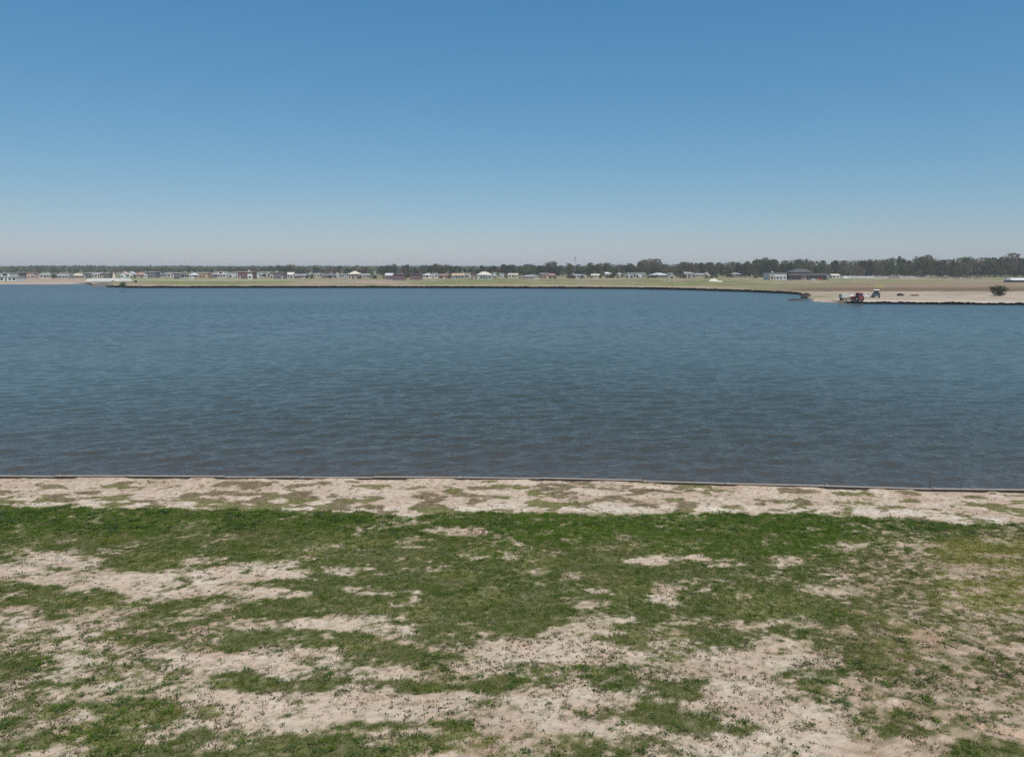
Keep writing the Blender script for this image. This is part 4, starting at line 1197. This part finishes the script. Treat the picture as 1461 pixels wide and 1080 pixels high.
for j, zz in enumerate((hm * .80, hm * .88, hm * .95)):
    an = MB()
    for q in range(3):
        t0 = q * 2.094 + .4
        an.box(.75 * math.cos(t0) - .18, .75 * math.cos(t0) + .18, .75 * math.sin(t0) - .18, .75 * math.sin(t0) + .18, zz - .8, zz + .8)
        an.cyl((0, 0, zz), (.75 * math.cos(t0), .75 * math.sin(t0), zz), .05, .05, 4)
    an.build("antenna", paint((.42, .42, .43), .5), mast)

def pole(px, yt, yb, label, wood=True):
    X, Y, z = far_at(px, yb); k = (Y * CP + (CAMZ - z) * SP) / FPX; h = (yb - yt) * k
    o = thing("utility_pole", (X, Y, z - .1), 0, label, "pole", "utility poles on the far shore")
    MB().cyl((0, 0, 0), (0, 0, h), .17, .12, 8).build("shaft", paint((.16, .14, .13), .8), o)
    MB().box(-.9, .9, -.06, .06, h - .7, h - .55).build("crossarm", paint((.16, .14, .13), .8), o)
pole(1434, 391.5, 404.5, "dark utility pole just right of the lone olive bush")
pole(1344, 387, 398, "dark utility pole by the left end of the brown fence")
pole(588, 384, 399, "utility pole right of the low wide maroon house")
pole(300, 384, 398, "utility pole right of the orange-tan house")
for (px0, y0_, y1_, lab) in ((948, 399.5, 403.5, "white field post, leftmost of the white posts in the grass"), (955, 399.8, 403.8, "white field post, middle one of the white posts in the grass"), (962, 399, 404, "white field post, rightmost of the white posts in the grass"), (993, 397, 402, "pinkish field post alone in the grass")):
    X, Y, z = far_at(px0, y1_); k = (Y * CP + (CAMZ - z) * SP) / FPX
    o = thing("field_post", (X, Y, z - .05), 0, lab, "post", "field posts")
    MB().cyl((0, 0, 0), (0, 0, (y1_ - y0_) * k), .12, .10, 6).build("shaft", paint(COL['white'] if px0 < 990 else COL['pink'], .7), o)
    MB().cyl((0, 0, (y1_ - y0_) * k), (0, 0, (y1_ - y0_) * k + .12), .16, .05, 6).build("cap", paint(COL['white'], .7), o)

X, Y, z = far_at(1372, 398.3); k = (Y * CP + (CAMZ - z) * SP) / FPX
fe = thing("fence", (X, Y, z - .05), 0, "low brown board fence at the foot of the right-hand wood", "fence")
for i in range(14):
    xx = (-34 + i * 5.2) * k
    MB().box(xx - .08, xx + .08, -.08, .08, 0, 3.1 * k).build("post", paint(COL['brown'], .9), fe)
    if i < 13: MB().box(xx + .09, xx + 5.2 * k - .09, -.03, .03, .25, 2.7 * k).build("board_panel", paint((.24, .18, .16) if i % 3 else (.33, .28, .26), .9, .3), fe)
X, Y, z = far_at(1285, 397.3); k = (Y * CP + (CAMZ - z) * SP) / FPX
fe = thing("fence", (X, Y, z - .05), 0, "low pale wall-like fence right of the tractors at the wood's foot", "fence")
for i in range(9):
    xx = (-24 + i * 5.6) * k
    MB().box(xx - .1, xx + .1, -.1, .1, 0, 3.3 * k).build("post", paint(COL['lgrey'], .9), fe)
    if i < 8: MB().box(xx + .11, xx + 5.6 * k - .11, -.04, .04, .1, 3.0 * k).build("panel", paint((.42, .38, .36) if i not in (1, 2, 3) else (.26, .20, .18), .9, .3), fe)
X, Y, z = far_at(1222, 396.5); k = (Y * CP + (CAMZ - z) * SP) / FPX
fe = thing("fence", (X, Y, z - .05), 0, "pale thin fence right of the small hut, behind the red tractor", "fence")
for i in range(10):
    xx = (-22 + i * 5.2) * k
    MB().box(xx - .08, xx + .08, -.08, .08, 0, 2.6 * k).build("post", paint(COL['lgrey'], .9), fe)
    if i < 9: MB().box(xx + .09, xx + 5.2 * k - .09, -.03, .03, .3, 2.2 * k).build("panel", paint(COL['lgrey'], .9, .3), fe)
X, Y, z = far_at(1455, 403); k = (Y * CP + (CAMZ - z) * SP) / FPX
sh_ = thing("shed", (X, Y, z - .05), 0, "long low white-roofed shed at the far right edge", "shed")
MB().box(-11 * k, 16 * k, 0, 8, 0, 3.2 * k).build("wall", paint(COL['dgrey'], .8), sh_)
MB().box(-12.5 * k, 17.5 * k, -1.0, 9, 3.2 * k + .004, 6.0 * k, (1.5 * k, 1.5 * k, 4, 4)).build("roof", paint(COL['white'], .5), sh_)
MB().box(-3 * k, 2 * k, -.05, -.004, .05, 2.6 * k).build("door", paint(COL['brown'], .8), sh_)
# white heap in the field
X, Y, z = far_at(1018, 401.8)
wh_ = mound("sand_heap", 1018, 401.8, 6, 4, 1.7, (.66, .63, .52), "", "", 9)
wh_.location = (X, Y, z - .1)
tag(wh_, "whitish heap of sand in the grass field right of the middle", "heap")
wh_ = mound("sand_heap", 1026, 402.3, 5, 3, .7, (.60, .57, .46), "", "", 10)
X, Y, z = far_at(1026, 402.2); wh_.location = (X, Y, z - .1)
tag(wh_, "low flat pale spread of sand beside the whitish heap", "heap")

# ------------------------------------------------------------ vehicles
TYRE = paint((.025, .025, .026), .9); RIM = paint((.55, .5, .35), .5); DK = paint((.05, .05, .055), .6)
def wheel(x, y, r, w, par, rim=RIM, name="wheel"):
    o = MB()
    n = 18
    o.cyl((x - w / 2, y, r), (x + w / 2, y, r), r, r, n)
    for k in range(n):   # lugs
        t = 2 * math.pi * k / n
        o.box(x - w / 2 - .01, x + w / 2 + .01, y + (r + .012) * math.cos(t) - .03, y + (r + .012) * math.cos(t) + .03, r + (r + .012) * math.sin(t) - .03, r + (r + .012) * math.sin(t) + .03)
    t_ = o.build(name, TYRE, par)
    MB().cyl((x - w / 2 - .03, y, r), (x + w / 2 + .03, y, r), r * .55, r * .5, 12).build("rim", rim, t_)

def tractor(px, py, yaw, body, roofc, label, s=1.0, cabc=None):
    X, Y, z = far_at(px, py)
    t = thing("tractor", (X, Y, z - .03), yaw, label, "tractor")
    t.scale = (s, s, s)
    bm_, rm_ = paint(body, .4), paint(roofc, .45)
    MB().box(-.38, .38, -2.1, -.25, .75, 1.45, (.06, .06, .12, 0)).box(-.40, .40, -2.16, -2.1, .75, 1.30).build("hood", bm_, t)
    MB().box(-.22, .22, -2.0, 1.2, .5, .745).build("chassis", DK, t)
    fr = MB()
    for (x_, y_) in ((-.72, -.2), (.72, -.2), (-.72, 1.15), (.72, 1.15)): fr.box(x_ - .05, x_ + .05, y_ - .05, y_ + .05, 1.0, 2.5)
    fr.box(-.72, .72, -.2, 1.15, .75, 1.25)
    fr.build("cab", bm_ if cabc is None else paint(cabc, .5), t)
    MB().box(-.66, .66, -.215, -.205, 1.3, 2.45).box(-.66, .66, 1.155, 1.165, 1.3, 2.45).box(-.735, -.725, -.14, 1.09, 1.3, 2.45).box(.725, .735, -.14, 1.09, 1.3, 2.45).build("window", GLASS, t)
    MB().box(-.86, .86, -.4, 1.35, 2.503, 2.72, (.1, .1, .12, .12)).build("roof", rm_, t)
    for s_ in (-1, 1):
        MB().box(s_ * .97 - .25, s_ * .97 + .25, .05, 1.25, 1.5, 1.58, (.0, .0, .15, .15)).build("fender", bm_, t)
        wheel(s_ * .97, .65, .74, .42, t); wheel(s_ * .72, -1.65, .42, .26, t)
    MB().cyl((.28, -1.3, 1.4), (.28, -1.3, 2.35), .05, .04, 8).build("exhaust", DK, t)
    MB().box(-.3, -.14, -2.19, -2.165, 1.05, 1.2).build("headlight", paint((.8, .8, .75), .2), t)
    MB().box(.14, .3, -2.19, -2.165, 1.05, 1.2).build("headlight", paint((.8, .8, .75), .2), t)
    MB().box(-.5, .5, 1.2, 1.6, .45, .6).build("hitch", DK, t)
    return t

tractor(1223.5, 429.6, R(205), (.50, .045, .05), (.62, .20, .20), "red tractor with red cab parked by the water on the right shore", .9)
tractor(1250, 424.8, R(150), (.10, .14, .20), (.78, .78, .76), "blue-grey tractor with white cab roof behind the red tractor", .92)

def trailer(px, py, yaw, L, w, h, col, label, group=None, tank=False, name="trailer", cat="trailer"):
    X, Y, z = far_at(px, py)
    t = thing(name, (X, Y, z - .03), yaw, label, cat, group)
    r = .38
    if tank:
        MB().cyl((-L / 2, 0, .75 + h / 2), (L / 2, 0, .75 + h / 2), h / 2, h / 2, 16).build("tank", paint(col, .5), t)
        MB().cyl((-.2, 0, .75 + h - .02), (.2 - .2, 0, .75 + h + .15), .2, .2, 10).build("lid", DK, t)
    else:
        m = MB().box(-L / 2, L / 2, -w / 2, -w / 2 + .05, .8, .8 + h).box(-L / 2, L / 2, w / 2 - .05, w / 2, .8, .8 + h).box(-L / 2, -L / 2 + .05, -w / 2 + .053, w / 2 - .053, .8, .8 + h).box(L / 2 - .05, L / 2, -w / 2 + .053, w / 2 - .053, .8, .8 + h)
        m.box(-L / 2 + .053, L / 2 - .053, -w / 2 + .053, w / 2 - .053, .8, .8 + h * .85)
        m.build("box", paint(col, .7, .2), t)
    MB().box(-L / 2, L / 2 + .9, -.08, .08, .6, .745).box(-L / 2, L / 2, -w / 2, w / 2, .75, .795).build("frame", DK, t)
    for s_ in (-1, 1):
        for q in (-.45, .45):
            o = MB().cyl((q, s_ * w / 2 - .12, r), (q, s_ * w / 2 + .12, r), r, r, 16).build("wheel", TYRE, t)
            MB().cyl((q, s_ * w / 2 - .135, r), (q, s_ * w / 2 + .135, r), r * .5, r * .5, 10).build("rim", RIM, o)
    return t
trailer(1204, 428.8, R(6), 2.3, 1.6, 1.05, (.52, .50, .44), "grey-white box trailer on dark wheels at the left end of the parked machines")
trailer(1213.5, 428.2, R(-15), 1.3, 1.0, .8, (.62, .58, .50), "small cream water tank trailer between the box trailer and the red tractor", tank=True)

def car(px, py, yaw, body, label, kind='pickup', name="pickup_truck", cat="pickup", group=None, s=1.0):
    X, Y, z = far_at(px, py)
    t = thing(name, (X, Y, z - .02), yaw, label, cat, group)
    t.scale = (s, s, s)
    bm_ = paint(body, .3, .05)
    if kind == 'pickup':
        pts = [(-2.5, .35), (2.5, .35), (2.55, .75), (2.4, 1.0), (1.2, 1.08), (.55, 1.09), (-2.5, 1.09)]
        cab = [(-.55, 1.093), (1.1, 1.093), (.62, 1.72), (-.42, 1.74)]; glass = [(-.40, 1.13), (.92, 1.13), (.55, 1.64), (-.32, 1.66)]
    elif kind == 'van':
        pts = [(-2.5, .35), (2.4, .35), (2.45, .85), (1.9, 1.3), (1.2, 2.1), (-2.5, 2.15)]
        cab = None; glass = [(.7, 1.25), (1.65, 1.25), (1.12, 1.95), (.7, 1.95)]
    else:
        pts = [(-2.1, .3), (2.1, .3), (2.15, .6), (2.0, .8), (1.0, .9), (-1.8, .95), (-2.1, .85)]
        cab = [(-1.5, .93), (1.0, .93), (.35, 1.42), (-.9, 1.45)]; glass = [(-1.25, .97), (.82, .97), (.3, 1.36), (-.82, 1.38)]
    MB().prism(pts, -.88, .88).build("body", bm_, t)
    if cab: MB().prism(cab, -.76, .76).build("cabin", bm_, t)
    yy = .765 if cab else .885
    MB().prism(glass, -yy - .01, -yy).prism(glass, yy, yy + .01).build("window", GLASS, t)
    for s_ in (-1, 1):
        for q in (-1.45, 1.5):
            o = MB().cyl((q, s_ * .80 - .1, .34), (q, s_ * .80 + .12, .34), .34, .34, 14).build("wheel", TYRE, t)
            MB().cyl((q, s_ * .80 - .11, .34), (q, s_ * .80 + .13, .34), .19, .19, 10).build("rim", paint((.5, .5, .5), .3), o)
    for s_ in (-1, 1):
        yy0 = s_ * .6
        MB().box(pts[2][0] - .05, pts[2][0] + .01, yy0 - .15, yy0 + .15, .62, .74).build("headlight", paint((.8, .8, .75), .2), t)
    return t
car(1237, 424.6, R(20), (.75, .75, .73), "white pickup parked between the red and the blue-grey tractors", s=.62 * 1.0)
for i, (px0, py0, cname, cc_, kd) in enumerate([(1118, 399.9, "white", (.75, .75, .73), 'car'), (1130, 400.0, "black", (.04, .04, .045), 'car'), (1160, 400.2, "silver", (.5, .5, .52), 'car'), (1169, 400.1, "red", (.35, .05, .05), 'car'), (1179, 399.6, "grey", (.22, .23, .25), 'car')]):
    car(px0, py0, R(rnd.choice([0, 180]) + rnd.uniform(-6, 6)), cc_, f"{cname} car parked in front of the dark pavilion", kd, "parked_car", "car", "cars parked by the pavilion")
car(1207, 397.8, 0, (.78, .78, .76), "white van parked right of the small hut beyond the pavilion", 'van', "parked_van", "van")
car(252, 398.2, 0, (.06, .06, .07), "black car parked before the long pale roof slab house", 'car', "parked_car", "car", "cars parked on the left shore")
car(262, 398.4, R(180), (.5, .5, .5), "silver car parked right of the black car on the left shore", 'car', "parked_car", "car", "cars parked on the left shore")
car(274, 398.5, 0, (.72, .72, .70), "white car parked before the pale pyramid roofed white house", 'car', "parked_car", "car", "cars parked on the left shore")

# black roller and orange harrow on the sand
X, Y, z = far_at(1284.5, 422.2)
ro = thing("farm_roller", (X, Y, z - .02), R(8), "low black farm roller standing on the sand on the right shore", "farm implement")
for q in (-.3, .3):
    MB().cyl((-.8, q, .32), (.8, q, .32), .32, .32, 14).build("drum", paint((.035, .03, .03), .8), ro)
MB().box(-.95, .95, -.55, -.47, .5, .64).box(-.95, .95, .47, .55, .5, .64).box(-.95, -.87, -.467, .467, .5, .64).box(.87, .95, -.467, .467, .5, .64).box(-.4, .4, -.3, .3, .66, .85).build("frame", paint((.05, .04, .04), .7), ro)
MB().cyl((.95, 0, .5), (1.7, 0, .35), .05, .05, 6).build("drawbar", DK, ro)
X, Y, z = far_at(1305, 422.2)
ha = thing("disc_harrow", (X, Y, z - .02), R(-5), "low rusty orange harrow lying right of the black roller", "farm implement")
MB().box(-1.15, 1.15, -.5, -.42, .32, .42).box(-1.15, 1.15, .42, .5, .32, .42).box(-.05, .05, -.417, .417, .32, .42).build("frame", paint((.45, .10, .05), .7, .3), ha)
for q in (-.46, .46):
    for i in range(8):
        xx = -1.05 + i * .3
        MB().cyl((xx, q, .22), (xx + .03, q, .22), .22, .22, 12).build("disc", paint((.13, .08, .06), .6), ha)

# ------------------------------------------------------------ haze over the lake
m, nt, out = newmat("haze")
pvn = N(nt, 'ShaderNodeVolumePrincipled')
pvn.inputs['Color'].default_value = (.99, .975, .95, 1)
pvn.inputs['Density'].default_value = 0.00020
pvn.inputs['Anisotropy'].default_value = 0.0
nt.links.new(pvn.outputs[0], out.inputs['Volume'])
hz_ = MB().box(-9500, 9500, -9500, 9500, -2.6, 34).build("haze", m)
tag(hz_, kind='stuff', label="thin pale haze in the air over the lake", cat="haze")
